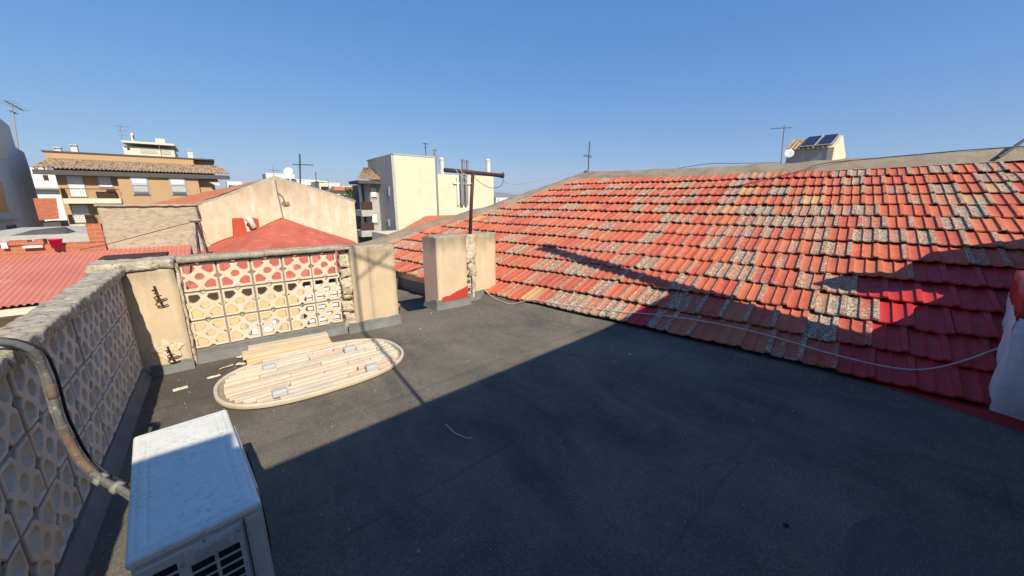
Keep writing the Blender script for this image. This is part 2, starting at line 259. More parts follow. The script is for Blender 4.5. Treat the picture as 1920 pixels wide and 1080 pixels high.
# ------------------------------------------------------------------ mesh helpers (world coordinates in, local out)
class MB:
    def __init__(s): s.v = []; s.f = []
    def add(s, vs, fs):
        o = len(s.v); s.v += [Vector(p) for p in vs]; s.f += [tuple(i + o for i in f) for f in fs]; return s
    def box(s, lo, hi, rz=0, piv=None):
        x0, y0, z0 = lo; x1, y1, z1 = hi
        vs = [Vector(p) for p in ((x0, y0, z0), (x1, y0, z0), (x1, y1, z0), (x0, y1, z0), (x0, y0, z1), (x1, y0, z1), (x1, y1, z1), (x0, y1, z1))]
        if rz:
            pv = Vector(piv or ((x0 + x1) / 2, (y0 + y1) / 2, 0)); m = Matrix.Rotation(rz, 3, 'Z'); vs = [m @ (p - pv) + pv for p in vs]
        return s.add(vs, [(0, 3, 2, 1), (4, 5, 6, 7), (0, 1, 5, 4), (1, 2, 6, 5), (2, 3, 7, 6), (3, 0, 4, 7)])
    def hexa(s, p):   # 4 bottom, 4 top, same order
        return s.add(p, [(0, 3, 2, 1), (4, 5, 6, 7), (0, 1, 5, 4), (1, 2, 6, 5), (2, 3, 7, 6), (3, 0, 4, 7)])
    def prismY(s, poly, y0, y1):     # polygon in (x,z), ccw seen from -Y
        n = len(poly); vs = [(x, y0, z) for x, z in poly] + [(x, y1, z) for x, z in poly]
        return s.add(vs, [tuple(range(n)), tuple(range(2 * n - 1, n - 1, -1))] + [(i, i + n, (i + 1) % n + n, (i + 1) % n) for i in range(n)])
    def prismX(s, poly, x0, x1):     # polygon in (y,z)
        n = len(poly); vs = [(x0, y, z) for y, z in poly] + [(x1, y, z) for y, z in poly]
        return s.add(vs, [tuple(range(n)), tuple(range(2 * n - 1, n - 1, -1))] + [(i, i + n, (i + 1) % n + n, (i + 1) % n) for i in range(n)])
    def prismZ(s, poly, z0, z1):
        n = len(poly); vs = [(x, y, z0) for x, y in poly] + [(x, y, z1) for x, y in poly]
        return s.add(vs, [tuple(range(n - 1, -1, -1)), tuple(range(n, 2 * n))] + [(i, (i + 1) % n, (i + 1) % n + n, i + n) for i in range(n)])
    def tube(s, pts, r, seg=8, cap=True):
        pts = [Vector(p) for p in pts]; rs = r if isinstance(r, (list, tuple)) else [r] * len(pts)
        o = len(s.v); up = None
        for i, p in enumerate(pts):
            d = (pts[min(i + 1, len(pts) - 1)] - pts[max(i - 1, 0)]).normalized()
            if up is None: up = Vector((0, 0, 1)) if abs(d.z) < .9 else Vector((1, 0, 0))
            a = d.cross(up); a = a.normalized() if a.length > 1e-5 else d.orthogonal().normalized()
            b = a.cross(d).normalized(); up = b
            for k in range(seg):
                t = 2 * math.pi * k / seg; s.v.append(p + (a * math.cos(t) + b * math.sin(t)) * rs[i])
        for i in range(len(pts) - 1):
            for k in range(seg):
                k2 = (k + 1) % seg; s.f.append((o + i * seg + k, o + i * seg + k2, o + (i + 1) * seg + k2, o + (i + 1) * seg + k))
        if cap:
            s.f.append(tuple(o + k for k in range(seg - 1, -1, -1))); e = o + (len(pts) - 1) * seg; s.f.append(tuple(e + k for k in range(seg)))
        return s
    def lathe(s, c, prof, seg=20, axis=None):  # prof list of (r, z) about c ; axis tilts
        c = Vector(c); q = Vector((0, 0, 1)).rotation_difference(Vector(axis).normalized()) if axis else None
        o = len(s.v)
        for r, z in prof:
            for k in range(seg):
                t = 2 * math.pi * k / seg; p = Vector((r * math.cos(t), r * math.sin(t), z)); s.v.append(c + (q @ p if q else p))
        for i in range(len(prof) - 1):
            for k in range(seg):
                k2 = (k + 1) % seg; s.f.append((o + i * seg + k, o + i * seg + k2, o + (i + 1) * seg + k2, o + (i + 1) * seg + k))
        s.f.append(tuple(o + k for k in range(seg - 1, -1, -1))); e = o + (len(prof) - 1) * seg; s.f.append(tuple(e + k for k in range(seg)))
        return s
    def grid(s, fn, nu, nv):
        o = len(s.v)
        for j in range(nv + 1):
            for i in range(nu + 1): s.v.append(Vector(fn(i / nu, j / nv)))
        for j in range(nv):
            for i in range(nu): a = o + j * (nu + 1) + i; s.f.append((a, a + 1, a + nu + 2, a + nu + 1))
        return s
    def build(s, name, mat, parent=None, origin=None, bevel=0, smooth=False, seg=2, bang=30):
        me = bpy.data.meshes.new(name)
        if parent is not None: org = world_loc(parent)
        else: org = Vector(origin) if origin is not None else Vector((sum(p.x for p in s.v) / len(s.v), sum(p.y for p in s.v) / len(s.v), min(p.z for p in s.v)))
        me.from_pydata([p - org for p in s.v], [], s.f); me.materials.append(mat)
        o = bpy.data.objects.new(name, me); COL.objects.link(o)
        if parent is not None: o.parent = parent
        else: o.location = org
        if smooth:
            for p in me.polygons: p.use_smooth = True
        if bevel:
            b = o.modifiers.new('bevel', 'BEVEL'); b.width = bevel; b.segments = seg; b.limit_method = 'ANGLE'; b.angle_limit = R(bang)
        return o
def world_loc(o):
    p = o.location.copy()
    while o.parent: o = o.parent; p += o.location
    return p
def tag(o, label=None, cat=None, group=None, kind=None):
    if label: o['label'] = label
    if cat: o['category'] = cat
    if group: o['group'] = group
    if kind: o['kind'] = kind
    return o
def thing(name, label, cat, loc=(0, 0, 0), group=None):
    o = bpy.data.objects.new(name, None); COL.objects.link(o); o.location = loc; o.empty_display_size = .1
    return tag(o, label, cat, group)
def copy_tree(o, parent=None):
    c = o.copy(); COL.objects.link(c)
    if parent is not None: c.parent = parent
    for ch in [k for k in o.children]: copy_tree(ch, c)
    return c
def jit(p, a, f, seed=0):
    """displace a point with coherent noise"""
    q = Vector(p) * f + Vector((seed, seed * 1.7, -seed))
    return Vector(p) + Vector((noise.noise(q), noise.noise(q + Vector((31, 7, 3))), noise.noise(q + Vector((5, 57, 11))))) * a
def rough_box(mb, lo, hi, step, amp, freq, seed=0, skip_bottom=False):
    """box made of a fine grid, surface pushed about by noise"""
    bm = bmesh.new(); lo = Vector(lo); hi = Vector(hi); d = hi - lo
    def face(o, u, v):
        nu = max(1, int(u.length / step)); nv = max(1, int(v.length / step)); g = []
        for j in range(nv + 1): g.append([bm.verts.new(o + u * (i / nu) + v * (j / nv)) for i in range(nu + 1)])
        for j in range(nv):
            for i in range(nu): bm.faces.new((g[j][i], g[j][i + 1], g[j + 1][i + 1], g[j + 1][i]))
    X = Vector((d.x, 0, 0)); Y = Vector((0, d.y, 0)); Z = Vector((0, 0, d.z))
    face(lo, X, Z); face(lo + Y + X, -X, Z); face(lo + X, Y, Z); face(lo + Y, -Y, Z); face(lo + Z, X, Y)
    if not skip_bottom: face(lo + Y, X, -Y)
    bmesh.ops.remove_doubles(bm, verts=bm.verts, dist=1e-5)
    bm.verts.index_update()
    vs = [jit(jit(v.co, amp, freq, seed), amp * .35, freq * 4, seed + 9) for v in bm.verts]
    mb.add(vs, [tuple(v.index for v in f.verts) for f in bm.faces]); bm.free(); return mb

# ------------------------------------------------------------------ ROOF TERRACE
KS = 1.4 / 1.65
ANG, TH, S_ROW = .17875, .38223, .44108 * KS          # tile rows: heading, pitch, exposed length
E0 = Vector((4.43116 * KS, 0, .07 * KS))
RU = Vector((-math.sin(ANG), math.cos(ANG), 0)); RN = Vector((math.cos(ANG), math.sin(ANG), 0))
RV = RN * math.cos(TH) + Vector((0, 0, math.sin(TH))); RW = RU.cross(RV); RW = RW if RW.z > 0 else -RW
def roofp(u, v, h=0): return E0 + RU * u + RV * v + RW * h

def floor_z(x, y):
    """gentle bumps, and the membrane dressed up against the tile eave"""
    e = E0.x - math.tan(ANG) * y - x; k = max(0.0, min(1.0, (.15 - e) / .15))
    return noise.noise(Vector((x * 1.1, y * 1.1, 0))) * .006 + noise.noise(Vector((x * 4, y * 4, 3))) * .0018 + .066 * k * k * (3 - 2 * k)
mb = MB()
def floor_pt(a, b):
    y = -4 + b * (4.42 + 4); x0 = -.66 if y < 4.15 else -.66
    x1 = E0.x + .25 - math.tan(ANG) * y
    x = x0 + a * (x1 - x0); return (x, y, floor_z(x, y))
mb.grid(floor_pt, 150, 130)
tag(mb.build('roof_terrace', M['membrane'], smooth=True, origin=(0, 0, 0)), kind='structure')
# slab under the terrace (the building's own mass)
mb = MB(); mb.prismZ([(-.80, -4), (3.95, -4), (3.4, 1.5), (2.95, 4.41), (-.80, 4.41)], -6.5, -.03)
tag(mb.build('terrace_slab', M['house_wall'], origin=(0, 0, -6.5)), kind='structure')
# lower passage beyond the piers
mb = MB(); mb.grid(lambda a, b: ((1.50 + b * 1.55) * (1 - a) + 3.3 * a, 4.40 + b * 3.9, -.30 + noise.noise(Vector((a * 3, b * 5, 1))) * .006), 20, 30)
tag(mb.build('passage_floor', M['membrane'], smooth=True, origin=(0, 4.4, -.3)), kind='structure')
mb = MB(); mb.prismZ([(1.50, 4.43), (3.3, 4.43), (3.2, 8.3), (3.02, 8.3)], -6.5, -.33)
tag(mb.build('passage_slab', M['house_wall'], origin=(2, 6, -6.5)), kind='structure')
# patch of older, browner membrane near the viewpoint
mb = MB(); mb.prismZ([(.55, -.6), (2.20, -.6), (2.20, .02), (2.14, .075), (2.02, .117), (.55, .117)], -.02, .011)
tag(mb.build('membrane_patch', basic('older_membrane', (.150, .128, .102), (.105, .092, .078), 5, (.23, .20, .16), 60, (.55, .7), .9, .5, 120, .006, stretch=(1, 4, 1)), origin=(0, 0, 0)), kind='structure')

# ------------------------------------------------------------------ breeze blocks
def block_mesh(size, depth):
    cu = bpy.data.curves.new('block_outline', 'CURVE'); cu.dimensions = '2D'; cu.fill_mode = 'BOTH'; cu.extrude = depth / 2; cu.bevel_depth = .0035; cu.bevel_resolution = 0; cu.offset = -.0035
    def loop(pts):
        sp = cu.splines.new('POLY'); sp.points.add(len(pts) - 1); sp.use_cyclic_u = True
        for p, (x, y) in zip(sp.points, pts): p.co = (x * size, y * size, 0, 1)
    n = .476
    out = []
    for k in range(4):                       # square with a V notch at the middle of each side
        a = k * math.pi / 2
        for x, y in ((-n, -n), (-.09, -n), (0, -n + .10), (.09, -n)):
            out.append((x * math.cos(a) - y * math.sin(a), x * math.sin(a) + y * math.cos(a)))
    loop(out)
    loop([(.13 * math.cos(t), .13 * math.sin(t)) for t in [2 * math.pi * k / 18 for k in range(18)]])
    for k in range(4):                       # four five-sided openings round the ring
        a = k * math.pi / 2
        h = [(.41, .41), (.15, .41), (.088, .30), (.135, .215), (.215, .135), (.30, .088), (.41, .15)]
        loop([(x * math.cos(a) - y * math.sin(a), x * math.sin(a) + y * math.cos(a)) for x, y in h])
    ob = bpy.data.objects.new('block_outline', cu); COL.objects.link(ob)
    bpy.context.view_layer.update()
    me = bpy.data.meshes.new_from_object(ob.evaluated_get(bpy.context.evaluated_depsgraph_get()))
    vs = [v.co.copy() for v in me.vertices]; fs = [tuple(p.vertices) for p in me.polygons]
    bpy.data.objects.remove(ob); bpy.data.curves.remove(cu); bpy.data.meshes.remove(me)
    return vs, fs
BV, BF = block_mesh(.25, .055)

# ---- left parapet wall
WX = -.637                                       # inner face of the blocks
left = thing('parapet_wall', 'long patterned breeze block parapet with lichened cement coping on the shaded left side', 'wall', (WX, 1.9, 0))
mb = MB(); jb = MB()
c0 = 4.0
for c in range(20):
    for r in range(3):
        cy = c0 - .125 - .2505 * c; cz = .085 + .125 + .2505 * r
        dx = random.uniform(-.004, .004); rot = random.choice([0, 1, 2, 3]) * math.pi / 2
        vs = []
        for p in BV:
            q = Matrix.Rotation(rot + random.uniform(-.0005, .0005), 3, 'Z') @ p
            vs.append(Vector((WX - .03 + dx + q.z - (.006 * (c0 - cy) * .6), cy - q.x, cz + q.y)))
        mb.add(vs, BF)
mb.build('block_screen', M['block_shade'], left)
# mortar joints, set back a little
for r in range(4): jb.box((WX - .052, -1.0, .085 + .2505 * r - .006), (WX - .010, 4.0, .085 + .2505 * r + .006))
for c in range(21): jb.box((WX - .050, c0 - .2505 * c - .006, .086), (WX - .012, c0 - .2505 * c + .006, .836))
jb.build('mortar_joints', M['joint'], left)
mb = MB(); rough_box(mb, (WX - .11, -1.05, .848), (WX + .028, 4.0, .900), .016, .009, 15, 3)
mb.build('coping', M['coping'], left, smooth=True)
mb = MB(); mb.hexa([(WX - .07, -1, -.02), (WX + .05, -1, -.02), (WX + .05, 3.98, -.02), (WX - .07, 3.98, -.02), (WX - .07, -1, .083), (WX + .004, -1, .083), (WX + .004, 3.98, .083), (WX - .07, 3.98, .083)])
mb.build('upstand', M['upstand'], left)

# ---- end parapet wall with its two pillars
endw = thing('parapet_wall', 'sunlit breeze block parapet across the far end between two rendered pillars', 'wall', (.33, 4.13, 0))
mb = MB(); jb = MB()
for c in range(5):
    for r in range(3):
        cx = -.311 + .124 + .2478 * c; cz = .112 + .1285 + .257 * r
        if c == 4: cx -= .004
        dy = random.uniform(-.003, .003); rot = random.choice([0, 1, 2, 3]) * math.pi / 2
        vs = []
        for p in BV:
            q = Matrix.Rotation(rot, 3, 'Z') @ p
            vs.append(Vector((cx + q.x * .985, 4.16 + dy - q.z, cz + q.y * 1.02)))
        mb.add(vs, BF)
mb.build('block_screen', M['block'], endw)
for r in range(4): jb.box((-.31, 4.142, .112 + .257 * r - .006), (.925, 4.184, .112 + .257 * r + .006))
for c in range(1, 5): jb.box((-.311 + .2478 * c - .006, 4.144, .113), (-.311 + .2478 * c + .006, 4.182, .88))
jb.build('mortar_joints', M['joint'], endw)
mb = MB(); rough_box(mb, (-.315, 4.085, .893), (.30, 4.26, .940), .02, .006, 16, 5); rough_box(mb, (.302, 4.08, .897), (.985, 4.26, .944), .02, .006, 16, 8)
mb.build('coping', M['coping_smooth'], endw, smooth=True)
# pillar by the left wall
pil = MB(); rough_box(pil, (-.70, 4.015, .0), (-.333, 4.24, .885), .05, .008, 5, 12)
p1 = pil.build('pillar', M['pillar'], endw, smooth=True); tag(p1, 'left pillar of the end parapet with rusty rebar stubs')
mb = MB(); rough_box(mb, (-.80, 4.0, .868), (-.325, 4.27, .938), .02, .012, 12, 15); mb.build('pillar_cap', M['coping'], endw, smooth=True)
mb = MB(); mb.box((-.78, 4.275, .93), (-.38, 4.50, .955)); mb.build('cap_slab', M['rust'], endw, bevel=.006)
mb = MB(); rough_box(mb, (-.333, 4.06, .0), (-.312, 4.20, .89), .03, .012, 12, 21); mb.build('broken_edge', M['rubble'], endw, smooth=True)
def rebar(x, z, h, parent):
    b = MB(); y = 4.0
    b.tube([(x - .012, y - .004, z + h), (x - .004, y - .012, z + h * .5), (x + .012, y - .006, z)], .0075, 7)
    for k, zz in enumerate((.80, .42, .10)):
        c = (x + .004, y - .01, z + h * zz); pts = []
        for t in range(9):
            a = -2.6 + t * (4.4 / 8) if k else -1.2 + t * (2.6 / 8)
            pts.append((c[0] + math.cos(a) * -.038 * (1 if k else .8) + (.01 if k else 0), c[1] - .012 - .016 * math.sin(a * .7), c[2] + math.sin(a) * .014 * (1.4 if k else .5)))
        b.tube(pts, .0042, 6)
    return b.build('rebar_stub', M['rust'], parent)
rebar(-.455, .575, .165, endw); rebar(-.458, .085, .14, endw)
mb = MB(); mb.add([jit((-.47 + .085 * math.cos(t) * (1 + .3 * math.sin(5 * t)), 4.006, .20 + .07 * math.sin(t) * (1 + .35 * math.cos(7 * t))), .01, 20) for t in [2 * math.pi * k / 40 for k in range(40)]], [tuple(range(40))])
bm_ = mb.build('mortar_patch', M['pale_mortar'], endw)
sm = bm_.modifiers.new('thick', 'SOLIDIFY'); sm.thickness = .008
# second pillar
pil = MB(); rough_box(pil, (1.045, 4.062, .0), (1.235, 4.27, .915), .05, .006, 5, 31); rough_box(pil, (1.237, 4.068, .0), (1.518, 4.27, .912), .05, .006, 5, 36)
tag(pil.build('pillar', M['pillar'], endw, smooth=True), 'wide right-hand pillar of the end parapet with broken left edge')
mb = MB(); rough_box(mb, (.955, 4.070, .900), (1.512, 4.268, .925), .02, .004, 14, 33); mb.build('pillar_cap', M['coping_smooth'], endw, smooth=True)
mb = MB()
for z0, z1, d in ((.70, .88, .02), (.42, .60, .0), (.62, .69, -.01), (.22, .34, .01), (.02, .20, .0), (.36, .41, .02)):
    rough_box(mb, (.938 + random.uniform(0, .02), 4.11 + d, z0), (1.05, 4.22, z1), .02, .035, 13, z0 * 50)
mb.build('broken_block', M['rubble'], endw, smooth=True)
# membrane turned up along the foot
def skirt(x0, x1, y, h, out=.05, back=.03, seed=0):
    b = MB()
    prof = [(y - out, -.012), (y - out * .55, .012), (y - .012, .05), (y - .006, h * .7), (y - .005, h), (y + back, h + .003)]
    n = max(4, int((x1 - x0) / .03))
    def fn(a, t):
        i = t * (len(prof) - 1); k = min(int(i), len(prof) - 2); f = i - k
        yy = prof[k][0] * (1 - f) + prof[k + 1][0] * f; zz = prof[k][1] * (1 - f) + prof[k + 1][1] * f
        x = x0 + a * (x1 - x0); wv = noise.noise(Vector((x * 5, seed, zz * 6)))
        return (x, yy + wv * .006 * (1 - t), zz + (noise.noise(Vector((x * 9, seed + 4, 0))) * .014 if t > .6 else 0))
    b.grid(fn, n, 10); return b
sk = MB()
for a in (skirt(-.31, .95, 4.135, .105, .09, .02, 1), skirt(-.60, -.328, 4.012, .075, .05, .004, 2), skirt(.95, 1.53, 4.058, .10, .05, .004, 3)): sk.add(a.v, a.f)
sk.build('upstand', M['upstand'], endw, smooth=True)

# ---- rendered pier with the post
pier = thing('masonry_pier', 'stub of rendered wall with broken breeze blocks and red paint at its foot', 'pier', (2.6, 4.4, 0))
mb = MB(); rough_box(mb, (2.135, 4.265, 0), (2.585, 4.56, .945), .04, .006, 5, 41)
o = mb.build('column', M['pillar'], pier, smooth=True)
mb = MB(); mb.hexa([(2.130, 4.259, .05), (2.14, 4.259, .05), (2.14, 4.56, .05), (2.088, 4.56, .05), (2.130, 4.259, .935), (2.14, 4.259, .935), (2.14, 4.56, .935), (2.088, 4.56, .935)])
mb.build('side_face', M['pillar_side_shade'], pier)  # pier's left face, its dimmer light painted in by the pinkish copy
mb = MB(); rough_box(mb, (2.80, 4.40, 0), (3.165, 4.62, .93), .04, .006, 5, 46); mb.build('column', M['pillar'], pier, smooth=True)
mb = MB(); rough_box(mb, (2.585, 4.38, .55), (2.80, 4.56, .935), .025, .03, 8, 48); rough_box(mb, (2.70, 4.38, .35), (2.80, 4.56, .57), .025, .03, 9, 49); rough_box(mb, (2.745, 4.39, .0), (2.80, 4.56, .36), .025, .02, 9, 52)
mb.build('broken_mortar', M['rubble'], pier, smooth=True)
mb = MB()
for r in range(2):
    vs = [Vector((2.615 + p.x * .72 + .035, 4.44 - p.z, .10 + .105 + .21 * r + p.y * .86)) for p in BV]
    mb.add(vs, BF)
mb.build('block_screen', M['rubble'], pier)
mb = MB(); rough_box(mb, (2.130, 4.275, .922), (2.60, 4.565, .953), .025, .006, 12, 55); rough_box(mb, (2.60, 4.40, .920), (3.160, 4.60, .945), .025, .006, 12, 57); mb.build('coping', M['coping_smooth'], pier, smooth=True)
mb = MB(); pts = [(2.19, .10), (2.58, .10), (2.58, .26), (2.54, .24), (2.47, .22), (2.40, .20), (2.30, .16), (2.25, .165), (2.19, .145)]
mb.prismY([(x, z) for x, z in pts], 4.250, 4.27); mb.build('red_paint_patch', M['paint_red'], pier)
sk = MB()
for a in (skirt(2.10, 2.62, 4.262, .115, .05, .004, 7), skirt(2.62, 2.80, 4.40, .10, .05, .004, 8), skirt(2.80, 3.2, 4.396, .12, .05, .004, 9)): sk.add(a.v, a.f)
def side(x, y0, y1, h):
    b = MB(); b.hexa([(x - .05, y0 - .04, -.01), (x + .004, y0 - .005, -.01), (x + .004, y1, -.01), (x - .05, y1, -.01), (x - .006, y0 - .006, h), (x + .004, y0 - .005, h), (x + .004, y1, h), (x - .006, y1, h)]); return b
for a in (side(2.122, 4.262, 4.6, .115), side(2.80, 4.40, 4.6, .12)): sk.add(a.v, a.f)
sk.build('upstand', M['upstand'], pier, smooth=False)

post = thing('washing_line_post', 'rusty red steel T-shaped post standing on the rendered pier', 'post', (2.77, 4.45, .96))
mb = MB(); mb.tube([(2.765, 4.45, .93), (2.80, 4.45, 1.40), (2.835, 4.45, 1.765)], .024, 12); mb.build('pole', M['rust_pole'], post, smooth=True)
mb = MB(); mb.tube([(2.40, 4.45, 1.785), (2.85, 4.45, 1.772), (3.335, 4.45, 1.75)], .027, 12); mb.build('crossbar', M['rust_pole'], post, smooth=True)
mb = MB(); mb.lathe((3.33, 4.45, 1.75), [(.034, -.02), (.034, .02)], 12, (1, 0, 0)); mb.tube([(3.32, 4.43, 1.75), (3.335, 4.42, 1.785), (3.345, 4.44, 1.80)], .006, 6); mb.build('end_hook', M['black_cable'], post)
mb = MB(); mb.tube([(2.62, 4.42, 1.81), (2.64, 4.415, 1.76), (2.70, 4.42, 1.74), (2.78, 4.42, 1.68)], .004, 6)
mb.tube([(2.55, 4.42, 1.80), (2.575, 4.414, 1.755), (2.68, 4.42, 1.70), (2.80, 4.425, 1.62), (2.83, 4.44, 1.60)], .004, 6); mb.build('tie_wire', M['white_cable'], post)
def cable(name, pts, r, mat, label, seg=8, cat='cable', sub=4):
    """smooth tube through points (Catmull-Rom)"""
    P = [Vector(p) for p in pts]; out = []
    for i in range(len(P) - 1):
        a, b, c, d = P[max(i - 1, 0)], P[i], P[i + 1], P[min(i + 2, len(P) - 1)]
        for k in range(sub):
            t = k / sub; out.append(.5 * ((2 * b) + (c - a) * t + (2 * a - 5 * b + 4 * c - d) * t * t + (3 * b - a - 3 * c + d) * t ** 3))
    out.append(P[-1]); q = MB(); q.tube(out, r, seg); o = q.build(name, mat, smooth=True); tag(o, label, cat); return o
cable('cable', [(3.33, 4.44, 1.745), (3.34, 4.44, 1.66), (3.26, 4.43, 1.59), (3.12, 4.43, 1.575), (2.98, 4.43, 1.62), (2.86, 4.43, 1.69)], .004, M['black_cable'], 'thin dark cable looping under the crossbar of the rusty post')
cable('cable', [(3.33, 4.45, 1.75), (4.3, 5.6, 1.72), (5.6, 6.6, 1.78), (roofp(5.75, 5.5, .05))], .003, M['aerial_pale'], 'thin pale wire strung from the rusty post to the tiled roof')

# ------------------------------------------------------------------ TILED HOUSE on the right
house = thing('tiled_house', 'low house with a big weathered clay tile roof sloping down to the terrace', 'house', (4.2, 2, 0))
TW = .216
hip = [(11.4, 0.0), (10.06, 1.19), (8.1, 3.5), (6.87, 5.8), (6.6, 6.4)]
hip = [(a * KS, b * KS) for a, b in hip]
def hip_u(v):
    for (a, b), (c, d) in zip(hip, hip[1:]):
        if b <= v <= d: return a + (c - a) * (v - b) / (d - b)
    return hip[0][0] if v < 0 else hip[-1][0]
prof = [(0, .010), (.012, .019), (.05, .0205), (.10, .019), (.15, .0205), (.185, .019), (.20, .007), (.25, .003), (.38, .001), (.50, .003), (.562, .007), (.582, .016), (.602, .016), (.618, .006), (.68, .002), (.80, .0), (.92, .003), (.968, .007), (.985, .013), (1.0, .014)]
tv, tf, tc = [], [], []
rnd = random.Random(5)
NR = 13
RU0 = -2.3
for r in range(NR):
    off = rnd.uniform(-.055, .055)
    v0 = r * S_ROW; n_t = 60
    for c in range(n_t):
        u = RU0 + c * TW + off
        if u + TW * .7 > hip_u(v0 + .2) + .05: continue
        L = S_ROW + .055
        ju = rnd.uniform(-.003, .003); jv = rnd.uniform(-.010, .010) - (rnd.uniform(.01, .035) if rnd.random() < .05 else 0); jr = rnd.uniform(-.016, .016); jh = rnd.uniform(0, .006)
        sag = .012 * math.sin(u * .9 + r * .35) + noise.noise(Vector((u * .6, v0 * .6, 2))) * .022
        base = len(tv); np_ = len(prof)
        hue = min(1, max(0, rnd.gauss(.45, .28)))
        q = noise.noise(Vector((u * 1.1, v0 * .9, 7))) * .5 + rnd.uniform(-.45, .75) + (.10 if u < 1.5 else .07)
        lich = min(1, max(0, .16 + q * .75)); lich = lich if rnd.random() < .82 else rnd.uniform(.0, .25)
        if rnd.random() < .25: lich = rnd.uniform(.8, 1.0)
        straw = rnd.uniform(.5, .8) if rnd.random() < .02 else (rnd.uniform(0, .15) if rnd.random() < .3 else 0)
        if r == 0 and 3.35 < u < 3.62: straw = .8; lich = .25
        pan = [min(1, max(0, lich + rnd.uniform(-.16, .16) + (.3 if rnd.random() < .12 else 0))) for _ in range(2)]; strip = min(1, lich + rnd.choice((.1, .35, .5, .65, .75)))
        paint = 0.0
        pu = .30 + noise.noise(Vector((r * 1.7, 3, 1))) * .12 + (-.03 if r in (2, 5) else .02)
        if v0 < 1.55 and u < pu - (.35 if r >= 4 else 0): paint = 1.0
        elif v0 < 1.9 and u < pu + .12: paint = rnd.uniform(.0, .42)
        if r == 0 and 2.05 < u + .1 < 2.28: paint = .8; lich = 0; hue = .9
        if paint > .5: lich = min(lich, .12); straw = 0
        # rows: 0 = lower front edge underside, 1 = lower edge top, 2..3 = up the tile
        for kind, lv, dh in (('u', 0.0, .003), ('f', 0.003, .0), ('m', .016, .0), ('t', L, -.0)):
            for x, h in prof:
                xx = u + ju + x * (TW + .002); t = lv / L
                tilt = .050 * (1 - t) + .006 * t
                hh = h + tilt + jh + sag
                if kind == 'u': hh = h * .8 + tilt - .016 + jh + sag
                if kind == 'f': hh -= .004
                vv = v0 + jv + lv + jr * (x - .5)
                tv.append(roofp(xx, vv, hh))
                side_l = strip if x < .19 else pan[0 if x < .59 else 1]
                if kind in 'uf': side_l = min(1, side_l + .35)
                if kind == 'm': side_l = min(1, side_l + .08)
                tc.append((hue, side_l if paint < .5 else lich, paint, straw))
        for k in range(3):
            for i in range(np_ - 1):
                a = base + k * np_ + i; tf.append((a, a + 1, a + np_ + 1, a + np_))
        for i0 in (0, np_ - 1):                       # side skirts
            a = base + np_ + i0; b = base + 3 * np_ + i0; lo = len(tv)
            tv.append(tv[a] - RW * .02); tv.append(tv[b] - RW * .02); tc.append(tc[a]); tc.append(tc[b]); tf.append((a, b, lo + 1, lo))
me = bpy.data.meshes.new('roof_tiles'); org = house.location
me.from_pydata([p - org for p in tv], [], tf)
at = me.color_attributes.new('tile', 'FLOAT_COLOR', 'POINT')
for i, c in enumerate(tc): at.data[i].color = c
me.materials.append(M['tiles'])
rt = bpy.data.objects.new('roof_tiles', me); COL.objects.link(rt); rt.parent = house
for p in me.polygons: p.use_smooth = True
me.update()
try: me.set_sharp_from_angle(angle=R(40))
except Exception: pass
# roof deck below the tiles, with the hip end and far slope
def rp(u, v, h=0): return roofp(u, v, h)
v_top = 6.25 * KS
deck = MB()
e0, e1 = rp(-4.5, .22, -.02), rp(hip[0][0], .22, -.02); r0, r1 = rp(-4.5, v_top, -.03), rp(hip[-1][0] + .1, v_top, -.03)
far = RN * (2 * (v_top * math.cos(TH)))
b0 = Vector((e0.x, e0.y, 0)) + far; b1 = Vector((e1.x, e1.y, 0)) + far; b0.z = b1.z = e0.z
deck.add([e0, e1, r1, r0], [(0, 1, 2, 3)]); deck.add([r0, r1, b1, b0], [(0, 1, 2, 3)]); deck.add([e1, b1, r1], [(0, 1, 2)])
deck.build('roof_deck', M['tile_far'], house)
# walls
wl = MB(); inset = .21
g = lambda u, s: (E0 + RU * u + RN * s)
pts = [g(-4.5, inset), g(hip[0][0] - .1, inset), g(hip[0][0] - .1, 2 * v_top * math.cos(TH) - .1), g(-4.5, 2 * v_top * math.cos(TH) - .1)]
wl.prismZ([(p.x, p.y) for p in pts][::-1], -6.5, E0.z + .03); wl.build('wall', M['pillar'], house)
wl = MB(); a, b = g(4.6, inset - .012), g(hip[0][0] - .1, inset - .012); wl.hexa([a + Vector((0, 0, -.33 - a.z)), b + Vector((0, 0, -.33 - b.z)), b + RN * .02 + Vector((0, 0, -.33 - b.z)), a + RN * .02 + Vector((0, 0, -.33 - a.z)), a + Vector((0, 0, -.10 - a.z)), b + Vector((0, 0, -.10 - b.z)), b + RN * .02 + Vector((0, 0, -.10 - b.z)), a + RN * .02 + Vector((0, 0, -.10 - a.z))])
wl.build('upstand', M['upstand'], house)
